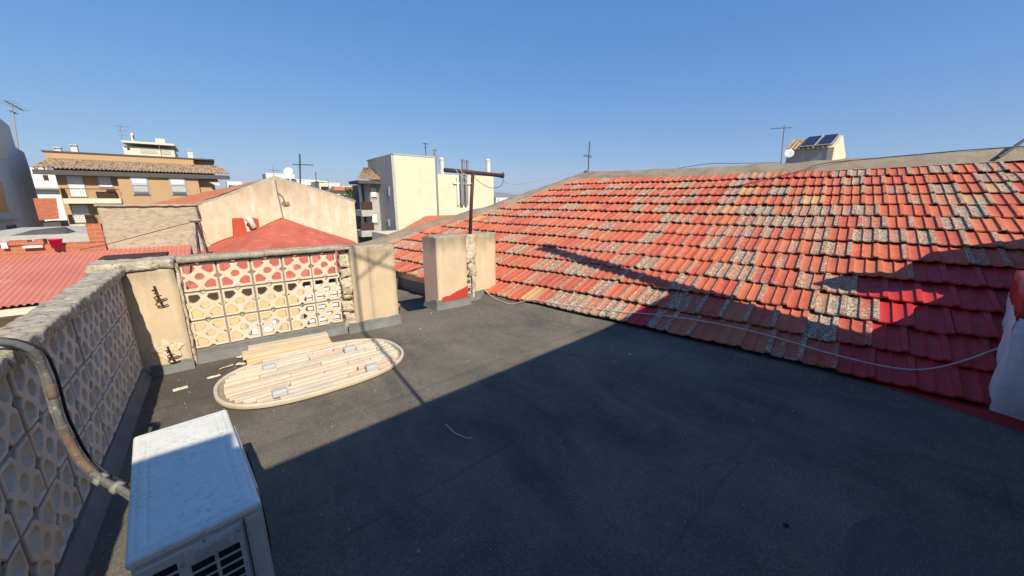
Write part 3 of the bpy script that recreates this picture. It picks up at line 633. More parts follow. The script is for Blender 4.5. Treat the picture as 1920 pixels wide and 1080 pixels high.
# mortar ridge and hip caps
def cap_strip(path, width, height, back_drop, seed):
    b = MB(); n = 90; pl = [Vector(p) for p in path]; seg = [0]
    for p, q in zip(pl, pl[1:]): seg.append(seg[-1] + (q - p).length)
    def P(t):
        d = t * seg[-1]
        for i in range(len(pl) - 1):
            if d <= seg[i + 1] + 1e-6: f = (d - seg[i]) / (seg[i + 1] - seg[i]); return pl[i].lerp(pl[i + 1], f), (pl[i + 1] - pl[i]).normalized()
        return pl[-1], (pl[-1] - pl[-2]).normalized()
    def fn(t, s):
        p, d = P(t); inw = (-RV if seed == 1 else (RW.cross(d))).normalized()
        if seed != 1 and inw.dot(-RU) < 0: inw = -inw
        a = s * math.pi * .5
        hgt = (height * (1 - (1 - s * 1.6) ** 2) if s < .62 else height - back_drop * (s - .62) / .38)
        off = width * (1 - s * 1.6) if s < .62 else -width * .9 * (s - .62) / .38
        q = p + inw * off + RW * (hgt if s < .62 else hgt)
        k = noise.noise(q * 2.2 + Vector((seed, 0, 0))) * .030 + noise.noise(q * 9) * .012
        return q + RW * k * (1 if .05 < s < .95 else .3)
    b.grid(fn, n, 10); return b
rd = [rp(-3.4, 6.38 * KS), rp(-1.25 * KS, 6.30 * KS), rp(0, 6.17 * KS), rp(1.34 * KS, 6.13 * KS), rp(3.74 * KS, 6.12 * KS), rp(6.76 * KS, 6.26 * KS)]
rd_mb = MB(); a = cap_strip([p + RW * .02 for p in rd], .40, .055, .30, 1); rd_mb.add(a.v, a.f)
rd_mb.build('ridge_mortar', M['mortar'], house, smooth=True)
hp = [rp(6.85 * KS, 6.32 * KS), rp(8.40 * KS, 3.82 * KS), rp(10.50 * KS, 1.58 * KS), rp(11.8 * KS, .1)]
rd_mb = MB(); a = cap_strip([p + RW * .0 for p in hp], .40, .075, .25, 2); rd_mb.add(a.v, a.f)
rd_mb.build('hip_mortar', M['mortar'], house, smooth=True)
# red waterproof strip painted along the foot of the eave
mb = MB()
def strip_pt(a, b):
    u = .34 - a * 1.9; p = E0 + RU * u; w_ = .008 + .135 * min(1, a * 2.2) + .012 * noise.noise(Vector((u * 9, 0, 4)))
    x = p.x + .04 - b * (w_ + .04); return (x, p.y, floor_z(x, p.y) + .005)
mb.grid(strip_pt, 60, 8); mb.build('painted_eave_strip', M['paint_deep'], house)

# ---- cable lying on the roof
cab = [(4.45, .0), (4.282, -.03), (4.037, -.07), (3.837, -.068), (3.57, .013), (3.241, .035), (2.808, .088), (2.359, .147), (1.965, .217), (1.552, .255), (1.178, .25), (.845, .209), (.658, .171), (.487, .149), (.3, .135), (.128, .159), (-.01, .241), (-.148, .381), (-.259, .516), (-.40, .69)]
pts = []
for u, v in cab:
    p = roofp(u, v, .072 if v > -.02 else .02)
    if v < -.02: q = roofp(u, v, 0); p = Vector((q.x - .02, q.y, floor_z(q.x - .02, q.y) + .008))
    pts.append(p)
cable('cable', pts, .0052, M['white_cable'], 'white electric cable trailing along the lower edge of the tile roof')
cable('cable', [roofp(2.3, 3.9, .08), roofp(1.75, 4.35, .07), roofp(1.3, 4.7, .08), roofp(1.1, 4.92, .10), roofp(.6, 5.10, .085), roofp(-.1, 5.22, .085), roofp(-.6, 5.27, .09), roofp(-1.3, 5.33, .08)], .006, M['black_cable'], 'dark cable running up the tiles and along the roof ridge')
st = thing('roof_stay', 'dark metal angle stay leaning at the right end of the roof ridge', 'bracket', roofp(-.85, 5.0, .06))
mb = MB(); a = roofp(-.78, 4.95, .06); b = roofp(-1.10, 5.42, .22); mb.tube([a, b], .02, 6); mb.build('strut', M['aerial'], st)
mb = MB(); mb.tube([b + Vector((0, 0, -.45)), b + Vector((0, 0, .03))], .022, 6); mb.build('upright', M['aerial'], st)

# ------------------------------------------------------------------ the house behind the viewpoint: it throws the long shadow
yb = -.50
h2 = thing('rendered_house', 'rendered house behind the viewpoint that throws the long shadow over the terrace', 'house', (1.6, -2, 0))
mb = MB(); mb.prismY([(-.50, -6.5), (3.99, -6.5), (3.975, 2.565), (3.19, 2.48), (-.225, 2.23), (-.23, 2.325), (-.51, 2.325)], -5.0, yb); mb.build('wall', M['house_wall'], h2)
mb = MB(); mb.box((3.785, yb - .2, 2.40), (3.97, yb, 4.88)); mb.box((3.765, yb - .22, 4.88), (3.985, yb + .02, 4.93)); mb.build('chimney', M['house_wall'], h2)
ma = thing('aerial_mast', 'aerial mast on the house behind the viewpoint, its shadow falls over the terrace', 'aerial', (.74, yb - .05, 2.1))
mb = MB(); mb.tube([(.745, yb - .05, 2.0), (.72, yb - .05, 4.9)], .016, 8); mb.build('pole', M['aerial'], ma)
mb = MB(); mb.tube([(.72, yb - .05, 4.72), (1.3, yb - .05, 4.45)], .012, 6); mb.tube([(.72, yb - .05, 4.45), (1.1, yb - .05, 4.72)], .01, 6); mb.build('boom', M['aerial'], ma)
# white plastered low wall with red top, and a chimney block on the tiles (right, beside the camera)
lw = thing('plastered_wall', 'lumpy white plastered wall end with red painted top at the right edge of the tiles', 'wall', (4.2, -.4, 0))
mb = MB(); rough_box(mb, (3.70, -.62, .02), (4.95, -.235, .70), .05, .022, 5, 61)
for i, p in enumerate(mb.v):
    t = max(0, min(1, (p.z - .02) / .7)); mb.v[i] = Vector((p.x + (.08 * t * t if p.x < 3.9 else 0) + (.10 * (1 - t) ** 3 if p.x < 3.9 else 0), p.y, p.z))
mb.build('wall', M['white_render'], lw, smooth=True)
mb = MB(); rough_box(mb, (3.79, -.63, .68), (4.95, -.226, .86), .05, .015, 5, 64); mb.build('painted_top', M['paint_deep'], lw, smooth=True)
cb = thing('roof_chimney', 'rendered chimney block on the tiles just outside the right edge of the view', 'chimney', (5.4, -.6, .6))
mb = MB(); mb.prismY([(4.91, .3), (6.24, .3), (6.24, 1.21), (6.04, 1.27), (5.74, 1.46), (5.57, 1.55), (5.09, 1.52), (4.93, 1.75), (4.59, 1.83), (4.65, 1.75), (4.87, 1.59), (4.92, 1.33)], -.9, yb); mb.build('stack', M['house_wall'], cb)

# ------------------------------------------------------------------ AIR CONDITIONER
ac_rot = R(5.5)
ac_c = Vector((-.186, 1.468, 0)); HW, HL, AZ = .138, .338, .56
ac = thing('air_conditioner', 'dusty white outdoor air conditioning unit standing on the terrace floor', 'air conditioner', ac_c)
AM = Matrix.Rotation(ac_rot, 3, 'Z')
def acp(x, y, z): return AM @ Vector((x, y, 0)) + ac_c + Vector((0, 0, z))
def ac_box(mb, lo, hi):
    x0, y0, z0 = lo; x1, y1, z1 = hi
    return mb.hexa([acp(x0, y0, z0), acp(x1, y0, z0), acp(x1, y1, z0), acp(x0, y1, z0), acp(x0, y0, z1), acp(x1, y0, z1), acp(x1, y1, z1), acp(x0, y1, z1)])
mb = MB(); ac_box(mb, (-HW + .004, -HL + .004, .055), (HW - .004, HL - .004, AZ - .028)); mb.build('casing', M['ac_panel'], ac, bevel=.018, seg=3)
# lid: rolled edge, raised panel with pressed lines
mb = MB()
def lid(a, b):
    x = -HW + 2 * HW * a; y = -HL + 2 * HL * b; ex = min(a, 1 - a) * 2 * HW; ey = min(b, 1 - b) * 2 * HL
    z = AZ
    def groove(d, c, wd, dp): return -dp * math.exp(-((d - c) / wd) ** 2)
    z += groove(x, -.098, .003, .003) + groove(x, .098, .003, .003) if abs(y) < .30 else 0
    z += .0012 * noise.noise(Vector((x * 20, y * 20, 0)))
    return acp(x, y, z)
mb.grid(lid, 70, 60)
lo = MB(); ac_box(lo, (-HW, -HL, AZ - .030), (HW, HL, AZ - .002))
lidm = lo.build('lid', M['ac_paint'], ac, bevel=.010, seg=3)
mt_ = MB(); mt_.grid(lambda a, b: lid(.05 + a * .9, .025 + b * .95) + Vector((0, 0, .0012 - .005 * max(0, 1 - min(a, 1 - a) / .05) ** 2 - .005 * max(0, 1 - min(b, 1 - b) / .02) ** 2)), 90, 110); mt_.build('pressed_top', M['ac_paint'], lidm, smooth=True)
# end panel facing the camera
ep = MB(); ac_box(ep, (-HW + .012, -HL - .004, .07), (HW - .052, -HL + .003, AZ - .036)); ep.build('end_panel', M['ac_panel'], ac, bevel=.003)
mb = MB()
yv = -HL - .0055
for col, (xa, xb) in enumerate(((-.098, -.054), (-.030, .018), (.026, .074))):
    zt = AZ - .062 if col == 0 else AZ - .092
    for k in range(13):
        z1 = zt - k * .029; z0 = z1 - .021
        if z0 < .1: break
        ac_box(mb, (xa, yv, z0), (xb, yv + .003, z1))
mb.build('louvre_slots', M['ac_dark'], ac, bevel=.0025)
mb = MB(); ac_box(mb, (-.038, yv - .002, AZ - .086), (.066, yv + .002, AZ - .042)); mb.build('handle_recess', M['ac_panel'], ac, bevel=.004)
mb = MB(); ac_box(mb, (-.018, yv - .0045, AZ - .080), (.052, yv - .001, AZ - .050)); mb.build('rating_label', M['label'], ac, bevel=.003)
for x, z in ((-.045, AZ - .075), (.076, AZ - .055), (.005, AZ - .035), (-.118, AZ - .30), (.09, AZ - .25), (.022, AZ - .098)):
    mb = MB(); mb.lathe(acp(x, yv - .001, z), [(.0042, -.001), (.0042, .002), (.002, .003)], 10, AM @ Vector((0, -1, 0))); mb.build('screw', M['frame_grey'], ac)
mb = MB(); ac_box(mb, (HW - .047, -HL - .001, .07), (HW - .0445, -HL + .002, AZ - .03)); mb.build('panel_seam', M['ac_dark'], ac)
# fan grille on the long right side
mb = MB(); ac_box(mb, (HW - .004, -.20, .09), (HW + .012, .27, AZ - .05)); mb.build('fan_guard_rim', M['ac_panel'], ac, bevel=.01)
mb = MB()
for k in range(9):
    rr = .03 + k * .021; mb.tube([acp(HW + .018, .035 + rr * math.cos(t), .30 + rr * math.sin(t)) for t in [2 * math.pi * i / 28 for i in range(29)]], .0022, 5, False)
for k in range(8):
    t = k * math.pi / 4; mb.tube([acp(HW + .02, .035, .30), acp(HW + .018, .035 + .205 * math.cos(t), .30 + .205 * math.sin(t))], .003, 5)
mb.build('fan_guard', M['ac_grille'], ac)
for y in (-.24, .24):
    mb = MB(); ac_box(mb, (-HW - .01, y - .03, .0), (HW + .01, y + .03, .055)); mb.build('foot', M['ac_grille'], ac, bevel=.005)

# insulated pipes over the coping
wp = [(-1.25, 1.72, .70), (-.98, 1.84, .88), (-.80, 1.90, .945), (-.665, 1.96, .955), onX(52, 656, -.585), onX(80, 694, -.575), onX(95, 740, -.572), onX(105, 778, -.57), onX(120, 812, -.565), onX(148, 862, -.55), onX(188, 898, -.50), onX(240, 926, -.42), (-.335, 1.75, .20)]
lines = thing('refrigerant_pipes', 'pair of insulated grey pipes hanging over the left parapet to the air conditioner', 'pipes', (-.6, 2.1, 0))
def smooth_path(P, sub=5):
    P = [Vector(p) for p in P]; out = []
    for i in range(len(P) - 1):
        a, b, c, d = P[max(i - 1, 0)], P[i], P[i + 1], P[min(i + 2, len(P) - 1)]
        for k in range(sub):
            t = k / sub; out.append(.5 * ((2 * b) + (c - a) * t + (2 * a - 5 * b + 4 * c - d) * t * t + (3 * b - a - 3 * c + d) * t ** 3))
    out.append(P[-1]); return out
sp = smooth_path(wp)
mb = MB(); mb.tube(sp, [.0138 + .0020 * noise.noise(p * 14) for p in sp], 12); mb.build('pipe', M['foam'], lines, smooth=True)
sp2 = [p + Vector((.012 if p.x > -.62 else 0, -.028, .010)) for p in sp]
mb = MB(); mb.tube(sp2, [.0112 + .0022 * noise.noise(p * 17) for p in sp2], 12); mb.build('pipe', M['foam'], lines, smooth=True)
seg = sp2[38:49]; mb = MB(); mb.tube(seg, [.0132 + .003 * noise.noise(p * 40) for p in seg], 12); tag(mb.build('torn_sleeve', M['foam_rust'], lines, smooth=True), 'torn brown insulation')
seg = [p for p in sp2[28:32]]; mb = MB(); mb.tube(seg, .0132, 12); mb.build('torn_sleeve', M['foam_rust'], lines, smooth=True)
for i in (50, 53):
    c = (sp[i] + sp2[i]) / 2; d = (sp[i + 1] - sp[i]).normalized(); mb = MB(); mb.tube([c - d * .011, c + d * .011], .0225, 14); mb.build('tape_band', M['white_tape'], lines, smooth=True)
sp3 = [p + Vector((.02, .022, -.004)) for p in sp]
mb = MB(); mb.tube(sp3, .005, 7); mb.build('control_wire', M['black_cable'], lines, smooth=True)

# ------------------------------------------------------------------ OVAL SLATTED BOARD
ov_c = Vector((.50, 3.265, 0)); ov_r = R(2.5); OA, OB = .695, .475
oval = thing('oval_slatted_board', 'bleached oval wooden board lying on the terrace, slatted underside up with metal brackets', 'board', ov_c)
OM = Matrix.Rotation(ov_r, 3, 'Z')
def ovp(x, y, z): return OM @ Vector((x, y, 0)) + ov_c + Vector((0, 0, z))
def ell(t, k=1.0, n=2.5):
    c, s = math.cos(t), math.sin(t); return (OA * k * math.copysign(abs(c) ** (2 / n), c), OB * k * math.copysign(abs(s) ** (2 / n), s))
NT = 96
mb = MB(); ring = [ell(2 * math.pi * i / NT, .985) for i in range(NT)]
mb.add([ovp(x, y, .012) for x, y in ring] + [ovp(x, y, .026) for x, y in ring], [tuple(range(NT - 1, -1, -1)), tuple(range(NT, 2 * NT))] + [(i, (i + 1) % NT, (i + 1) % NT + NT, i + NT) for i in range(NT)])
mb.build('base', M['wood_base'], oval)
mb = MB(); rp_ = [(1.0, .012), (1.008, .026), (1.007, .044), (.996, .050), (.976, .049), (.968, .038), (.968, .024)]
o_ = 0; vs = []; fs = []
for k, z in rp_:
    for i in range(NT): x, y = ell(2 * math.pi * i / NT, k); vs.append(ovp(x, y, z))
for j in range(len(rp_) - 1):
    for i in range(NT): i2 = (i + 1) % NT; fs.append((j * NT + i, j * NT + i2, (j + 1) * NT + i2, (j + 1) * NT + i))
mb.add(vs, fs); mb.build('rim', M['wood_pale'], oval, smooth=True)
rnd = random.Random(3)
for k in range(14):
    y = -.405 + k * .0623
    xm = .92 * OA * max(0, 1 - (abs(y) / (OB * .94)) ** 2.5) ** (1 / 2.5)
    segs = []; x = -xm
    while x < xm - .03:
        ln = rnd.uniform(.18, .85); x2 = min(xm, x + ln)
        if xm - x2 < .08: x2 = xm
        segs.append((x, x2)); x = x2 + rnd.choice((.003, .003, .005, .02))
    for a, b in segs:
        hgt = .052 + rnd.uniform(-.006, .012); wd = .0225; yy = y + rnd.uniform(-.003, .003); tw = rnd.uniform(-.003, .003)
        q = MB(); n = 7; vs = []
        for xx, t in ((a, -1), (b, 1)):
            for i in range(n):
                an = math.pi * i / (n - 1); vs.append(ovp(xx, yy + t * tw + math.cos(an) * wd, .0265 + (hgt - .0265) * math.sin(an) ** .8))
        fs = [(i, i + n, i + n + 1, i + 1) for i in range(n - 1)] + [tuple(range(n)), tuple(range(2 * n - 1, n - 1, -1))]
        q.add(vs, fs); q.build('slat', M['wood_pink'] if rnd.random() < .17 else M['wood_grey' if rnd.random() < .35 else 'wood_pale'], oval)
for px in ((505, 690), (655, 656), (525, 737), (697, 690)):
    p = onZ(*px, .06); q = MB()
    q.box((p.x - .048, p.y - .036, .040), (p.x + .048, p.y + .036, .092)); q.build('bracket', M['bracket'], oval, bevel=.014, seg=3)

# ------------------------------------------------------------------ BOARDS
def board(lab, c, size, rz, z, mat='wood'):
    b = MB(); L, W, H = size; x, y = c
    b.box((x - L / 2, y - W / 2, z), (x + L / 2, y + W / 2, z + H), rz, (x, y, 0))
    o = b.build('wooden_board', M[mat], bevel=.005, origin=(x, y, z)); tag(o, lab, 'board', 'boards stacked by the end parapet'); return o
board('pale pine board at the bottom of the stack nearest the parapet', (.365, 3.935), (.72, .135, .048), R(-2), .004)
board('pine board on top of the stack against the parapet', (.385, 3.93), (.66, .105, .046), R(-3.4), .0535, 'wood_pale')
board('pine board at the bottom in the middle of the stack', (.372, 3.79), (.69, .13, .048), R(-1.2), .004, 'wood')
board('pine board lying on top in the middle of the stack', (.350, 3.80), (.69, .10, .036), R(-.6), .0535)
board('brownish pine board lying lowest, in front of the stack beside the oval board', (.35, 3.655), (.60, .09, .040), R(4), .004, 'wood_brown')

# ------------------------------------------------------------------ scraps and stones on the floor
def scrap(px, w_, h_, rz, lab, cat='scrap', mat='paper', z=.006, name='paper_scrap'):
    p = onZ(*px, 0); b = MB(); n = 6
    def fn(a, c):
        x = (a - .5) * w_; y = (c - .5) * h_; q = Matrix.Rotation(rz, 3, 'Z') @ Vector((x, y, 0))
        return (p.x + q.x, p.y + q.y, z + .010 * noise.noise(Vector((a * 2 + px[0], c * 2, 1))) + .006)
    b.grid(fn, n, n); o = b.build(name, M[mat]); s_ = o.modifiers.new('thick', 'SOLIDIFY'); s_.thickness = .004; tag(o, lab, cat); return o
scrap((339, 731), .085, .045, R(10), 'small cream scrap on the floor below the left pillar')
scrap((401, 708), .085, .035, R(15), 'yellowish thin scrap lying left of the oval board')
scrap((452, 684), .07, .04, R(-12), 'pale flat chip beside the end of the stacked boards')
scrap((452, 672), .05, .045, R(40), 'white crumpled lump against the end of the stacked boards', z=.012)
scrap((425, 690), .10, .018, R(25), 'thin brown splinter on the floor beside the boards', mat='wood')
def stone(px, r, lab, mat='pebble', sq=.6):
    p = onZ(*px, 0); b = MB(); b.lathe((p.x, p.y, 0), [(r * .6, 0), (r, r * .35), (r * .8, r * .8 * sq * 1.4), (r * .3, r * sq * 1.6)], 9)
    b.v = [jit(v, r * .5, 1 / r * .8, px[0]) for v in b.v]; o = b.build('stone', M[mat], smooth=True); tag(o, lab, 'stone'); return o
stone((1181, 666), .016, 'grey stone chip alone on the shaded floor near the tiles')
stone((1472, 986), .012, 'brown stone at the bottom right of the shaded floor', 'rust')
cable('wire', [onZ(*q, .008) + Vector((0, 0, z)) for q, z in (((836, 797), .004), ((843, 806), .014), ((852, 814), .012), ((866, 819), .004), ((876, 823), .006), ((885, 822), .004))], .003, M['white_cable'], 'short bent piece of pale wire on the shaded floor', 6, 'wire')
mb = MB(); rnd = random.Random(8)
for k in range(420):
    x = rnd.uniform(-.55, 4.2); y = rnd.uniform(-.2, 4.0)
    if rnd.random() < .25: x = rnd.uniform(1.4, 3.6); y = rnd.uniform(3.2, 4.2)
    if x > E0.x - math.tan(ANG) * y - .05: continue
    r = rnd.uniform(.0018, .0065) * (1.5 if rnd.random() < .06 else 1); z = noise.noise(Vector((x * 1.1, y * 1.1, 0))) * .006 + noise.noise(Vector((x * 4, y * 4, 3))) * .0018 - .001
    a = rnd.uniform(0, 3); mb.add([(x + r * math.cos(a + t) * rnd.uniform(.7, 1.2), y + r * math.sin(a + t) * rnd.uniform(.7, 1.2), z) for t in (0, 1.6, 3.1, 4.7)] + [(x, y, z + r * rnd.uniform(.6, 1.2))], [(0, 1, 4), (1, 2, 4), (2, 3, 4), (3, 0, 4)])
tag(mb.build('grit', basic('pale_grit', (.50, .46, .40), (.36, .33, .29), 30, rough=.9, bstr=0), origin=(0, 0, 0)), 'pale grit and chips scattered over the terrace floor', 'grit', kind='stuff')

# flower pot behind the wide pillar
pot = thing('flower_pot', 'terracotta flower pot with dry stems half hidden behind the wide pillar', 'plant pot', (1.585, 4.30, 0))
mb = MB(); mb.lathe((1.555, 4.29, 0), [(.045, 0), (.062, .13), (.068, .13), (.070, .165), (.060, .165), (.052, .14)], 20); mb.build('pot', M['terracotta'], pot, smooth=True)
mb = MB(); rnd = random.Random(2)
for k in range(7):
    a = rnd.uniform(0, 6.28); mb.tube([(1.555, 4.29, .13), (1.555 + .03 * math.cos(a), 4.29 + .03 * math.sin(a), .25), (1.56 + .055 * math.cos(a + .4), 4.29 + .05 * math.sin(a), rnd.uniform(.33, .5))], .004, 5)
mb.build('stems', M['twig'], pot)

# ------------------------------------------------------------------ NEIGHBOURING ROOFS
red = thing('red_roofed_house', 'low ochre house with red corrugated roof and coral hip roof beyond the parapets', 'house', (0, 8, -6.5))
mb = MB()
def corr(a, b):
    x = -6.0 + a * 5.55; y = 6.93 + b * 2.27; z = .19 + .40 * b + .011 * math.cos(x * 2 * math.pi / .06); return (x, y, z)
mb.grid(corr, 900, 2); mb.build('corrugated_roof', M['corr'], red, smooth=True)
hx0, hx1 = -.46, 2.55
A = (1.12, 9.38, 1.02); Lq = (hx0, 9.38, .42); Rq = (2.50, 9.38, .46); FL = (hx0, 6.93, .18); FR = (hx1, 6.93, .18)
mb = MB(); mb.add([A, Lq, FL, FR, Rq, (hx0, 9.38, .0), (hx1, 9.38, 0.0), (hx0, 6.93, .10), (hx1, 6.93, .10)], [(0, 1, 2), (0, 2, 3), (0, 3, 4), (2, 7, 8, 3), (1, 5, 7, 2), (4, 3, 8, 6)])
mb.build('hip_roof', M['hip_red'], red)
mb = MB(); mb.box((-6, 7.1, -6.5), (2.5, 9.15, .08)); mb.build('wall', M['ochre_wall'], red)
mb = MB(); mb.box((-6, 6.90, .08), (2.55, 6.98, .15)); mb.build('gutter', M['penthouse'], red)
mb = MB(); mb.box((-6, 7.03, .03), (.4, 7.098, .06)); mb.build('cornice', M['white_wall'], red)
# flashing painted up the gable wall, chimney stub and pipe
mb = MB(); mb.prismY([(p.x, p.z) for p in [onY(*q, 9.44) for q in ((388, 478), (396, 458), (420, 448), (440, 442), (452, 432), (462, 440), (500, 420), (528, 408), (540, 412), (655, 452), (655, 462), (530, 425), (470, 470))]], 9.43, 9.47); mb.build('flashing', M['flash_red'], red)
mb = MB(); c = onY(450, 440, 9.36); mb.hexa([(c.x - .14, 9.25, .45), (c.x + .14, 9.25, .55), (c.x + .14, 9.42, .55), (c.x - .14, 9.42, .45), (c.x - .085, 9.27, 1.05), (c.x + .10, 9.27, 1.05), (c.x + .10, 9.42, 1.06), (c.x - .085, 9.42, 1.06)]); mb.build('chimney', M['flash_red'], red, bevel=.02)
mb = MB(); mb.tube([onY(463, 409, 9.36), onY(468, 412, 9.34), onY(477, 428, 9.32)], .055, 10); mb.build('pipe', M['pipe_white'], red, smooth=True)
mb = MB(); mb.prismY([(p.x, p.z) for p in [onY(*q, 9.44) for q in ((466, 407), (484, 410), (487, 428), (478, 428))]], 9.425, 9.45); mb.build('painted_patch', M['flash_red'], red)
def win(root, x0, x1, z0, z1, Y, shut=1.0, mat='shutter', fr=.06, name='window', dep=.03):
    """window on a wall facing -Y: frame, glass and roller shutter"""
    f = MB(); f.box((x0 - fr, Y - dep, z0 - fr), (x1 + fr, Y - .002, z0)); f.box((x0 - fr, Y - dep, z1), (x1 + fr, Y - .002, z1 + fr)); f.box((x0 - fr, Y - dep, z0), (x0, Y - .002, z1)); f.box((x1, Y - dep, z0), (x1 + fr, Y - .002, z1))
    o = f.build(name, M['frame_grey'], root)
    p = MB(); p.box((x0, Y - dep * .4, z0), (x1, Y - .003, z1)); p.build('pane', M['glass'], o)
    if shut:
        s_ = MB(); zb = z1 - (z1 - z0) * shut; n = 9
        for k in range(n): s_.box((x0 + .01, Y - dep * .9, zb + (z1 - zb) * k / n), (x1 - .01, Y - dep * .45, zb + (z1 - zb) * (k + .9) / n))
        s_.build('shutter', M[mat], o)
    return o
for x0, x1, z0, z1, s_ in ((.95, 1.32, -.75, -.25, 0), (-.28, .10, -1.45, -.95, .75), (.18, .55, -.95, -.55, .45), (.80, 1.15, -1.6, -1.15, 0), (-1.9, -1.5, -1.3, -.45, .9), (-2.8, -2.3, -1.3, -.45, .9)):
    win(red, x0, x1, z0, z1, 7.1, s_)
lv = MB(); lv.box((1.0, 7.04, -2.0), (2.5, 7.06, .02)); lvo = lv.build('louvre_panel', M['roof_slate'], red)
lv = MB()
for k in range(26):
    z = -1.98 + k * .076; lv.hexa([(1.02, 7.0, z), (2.48, 7.0, z), (2.48, 7.035, z + .03), (1.02, 7.035, z + .03), (1.02, 7.0, z + .012), (2.48, 7.0, z + .012), (2.48, 7.035, z + .066), (1.02, 7.035, z + .066)])
lv.build('slats', M['louvre'], lvo)
# tripod with shallow dish standing on the red roof
tri = thing('tripod_aerial', 'dark tripod mast with a shallow dish on top and trailing wires on the red roof', 'aerial', (-.27, 8.0, .45))
top = onY(367, 417, 8.0)
for dx, dy in ((-.06, -.08), (.10, -.02), (-.03, .10)):
    q = MB(); q.tube([(top.x + dx, 8.0 + dy, .36), (top.x, 8.0, top.z)], .011, 6); q.build('leg', M['aerial'], tri)
mb = MB(); mb.tube([(top.x + .11, 7.98, .36), (top.x + .015, 8.0, top.z)], .015, 7); mb.build('mast', M['rust_pole'], tri)
mb = MB(); mb.lathe((top.x, 8.0, top.z - .005), [(.02, 0), (.06, .012), (.085, .035), (.09, .05), (.05, .06), (.02, .075)], 18); mb.build('dish', M['frame_grey'], tri, smooth=True)
mb = MB()
for k in range(6):
    a = k * 1.1; mb.tube([(top.x + .02 * math.cos(a), 8 + .02 * math.sin(a), top.z - .08 * k * .6), (top.x + .14 * math.cos(a + .8), 8 + .14 * math.sin(a + .8), top.z - .22 - .03 * k), (top.x + .05 * math.cos(a + 2), 8 + .05 * math.sin(a), .42)], .004, 5)
mb.build('loose_wires', M['aerial_pale'], tri)
cable('cable', [(top.x, 8, top.z + .02), onY(280, 437, 8.5), onY(200, 458, 9.0), onY(150, 468, 9.1)], .005, M['black_cable'], 'black cable slung from the tripod aerial across the stucco wall')

# stucco gable end and brick parapet left of it
sw = thing('stucco_wall', 'rough grey-beige stucco boundary wall behind the red corrugated roof', 'wall', (-1, 9.3, -6.5))
mb = MB(); rough_box(mb, (-1.53, 9.2, .3), (-.27, 9.45, 1.30), .04, .012, 9, 71); mb.build('wall', M['stucco'], sw, smooth=True)
mb = MB(); mb.box((-1.5, 9.22, -6.5), (-.28, 9.44, .3)); mb.build('wall_base', M['stucco'], sw)
mb = MB(); rough_box(mb, (-1.56, 9.17, 1.30), (-.25, 9.47, 1.335), .04, .012, 9, 75); mb.build('coping', M['coping_smooth'], sw, smooth=True)
bw = thing('brick_parapet', 'low orange brick parapet along the top of the red corrugated roof', 'wall', (-2.5, 9.2, .4))
mb = MB(); mb.box((-4.6, 9.22, .3), (-1.55, 9.36, .725)); mb.box((-1.72, 9.21, .725), (-1.545, 9.36, 1.02)); mb.build('wall', M['orange_brick'], bw)
rnd = random.Random(4); mb = MB()
for k in range(14): x = -3.2 + k * .07 + rnd.uniform(-.02, .02); mb.box((x, 9.20, .725), (x + rnd.uniform(.06, .15), 9.32, .725 + rnd.uniform(.03, .08)), rnd.uniform(-.2, .2))
mb.build('loose_bricks', M['orange_brick'], bw)
for lo_, hi_ in (((-2.42, 9.15, .68), (-2.22, 9.21, .715)), ((-2.75, 9.16, .70), (-2.70, 9.21, .80)), ((-2.62, 9.16, .69), (-2.56, 9.21, .78))):
    mb = MB(); mb.box(lo_, hi_); mb.build('white_slab', M['white_wall'], bw)
bk = thing('plastic_crate', 'bright magenta plastic tub on the brick parapet', 'tub', (-2.07, 9.14, .66))
mb = MB(); mb.lathe((-2.07, 9.14, .66), [(.055, 0), (.075, .13), (.082, .13), (.082, .145), (.07, .145), (.06, .03)], 16); mb.build('tub', M['magenta'], bk, smooth=True)

# cream gable house
gh = thing('gable_house', 'house with a stained cream gable wall above the coral hip roof', 'house', (1.2, 11, -6.5))
mb = MB(); mb.prismY([(-.29, -6.5), (2.52, -6.5), (2.66, 1.36), (2.2, 1.52), (1.6, 1.70), (1.10, 1.86), (.6, 1.63), (.1, 1.43), (-.29, 1.285)], 9.48, 9.68)
mb.build('wall', M['cream_wall'], gh)
cp = MB(); line = [(2.69, 1.36), (2.2, 1.525), (1.6, 1.705), (1.10, 1.868), (.6, 1.635), (.1, 1.435), (-.30, 1.288)]
cp.tube([(x, 9.57, z - .005) for x, z in line], .055, 8); cp.v = [jit(p, .03, 14, 4) for p in cp.v]; cp.build('verge_mortar', M['coping_smooth'], gh, smooth=True)
def tile_surface(P0, P1, P2, P3, nu, nv, amp, rows=8, sub=5):
    """roman-tile surface between four corners (P0->P1 along the eave, P3->P2 along the top)"""
    b = MB(); P0, P1, P2, P3 = map(Vector, (P0, P1, P2, P3)); nrm = (P1 - P0).cross(P3 - P0).normalized()
    if nrm.z < 0: nrm = -nrm
    def fn(a, c):
        p = P0.lerp(P1, a).lerp(P3.lerp(P2, a), c); saw = 1 - (c * rows) % 1.0 if c < 1 else 0
        return p + nrm * (amp * (math.cos(a * nu * 2 * math.pi) * .5 + .5) + amp * .7 * saw)
    b.grid(fn, nu * sub, rows * 3); return b
mb = MB(); P2_ = Vector((1.10, 9.7, 1.87)); P1_ = Vector((-.30, 9.7, 1.28)); B_ = Vector((-1.02, 13.0, 1.30)); T_ = Vector((1.15, 13.2, 1.93))
t_ = tile_surface(P1_ + Vector((-.75, 0, -.30)), B_ + Vector((-.75, 0, -.16)), T_, P2_, 15, 1, .028, 9, 6)
mb.add(t_.v, t_.f); mb.build('roof', M['tile_far'], gh)
mb = MB(); mb.add([(1.1, 9.7, 1.86), (2.68, 9.7, 1.33), (2.68, 13.2, 1.33), (1.15, 13.2, 1.9)], [(0, 1, 2, 3)]); mb.build('roof', M['tile_far'], gh)
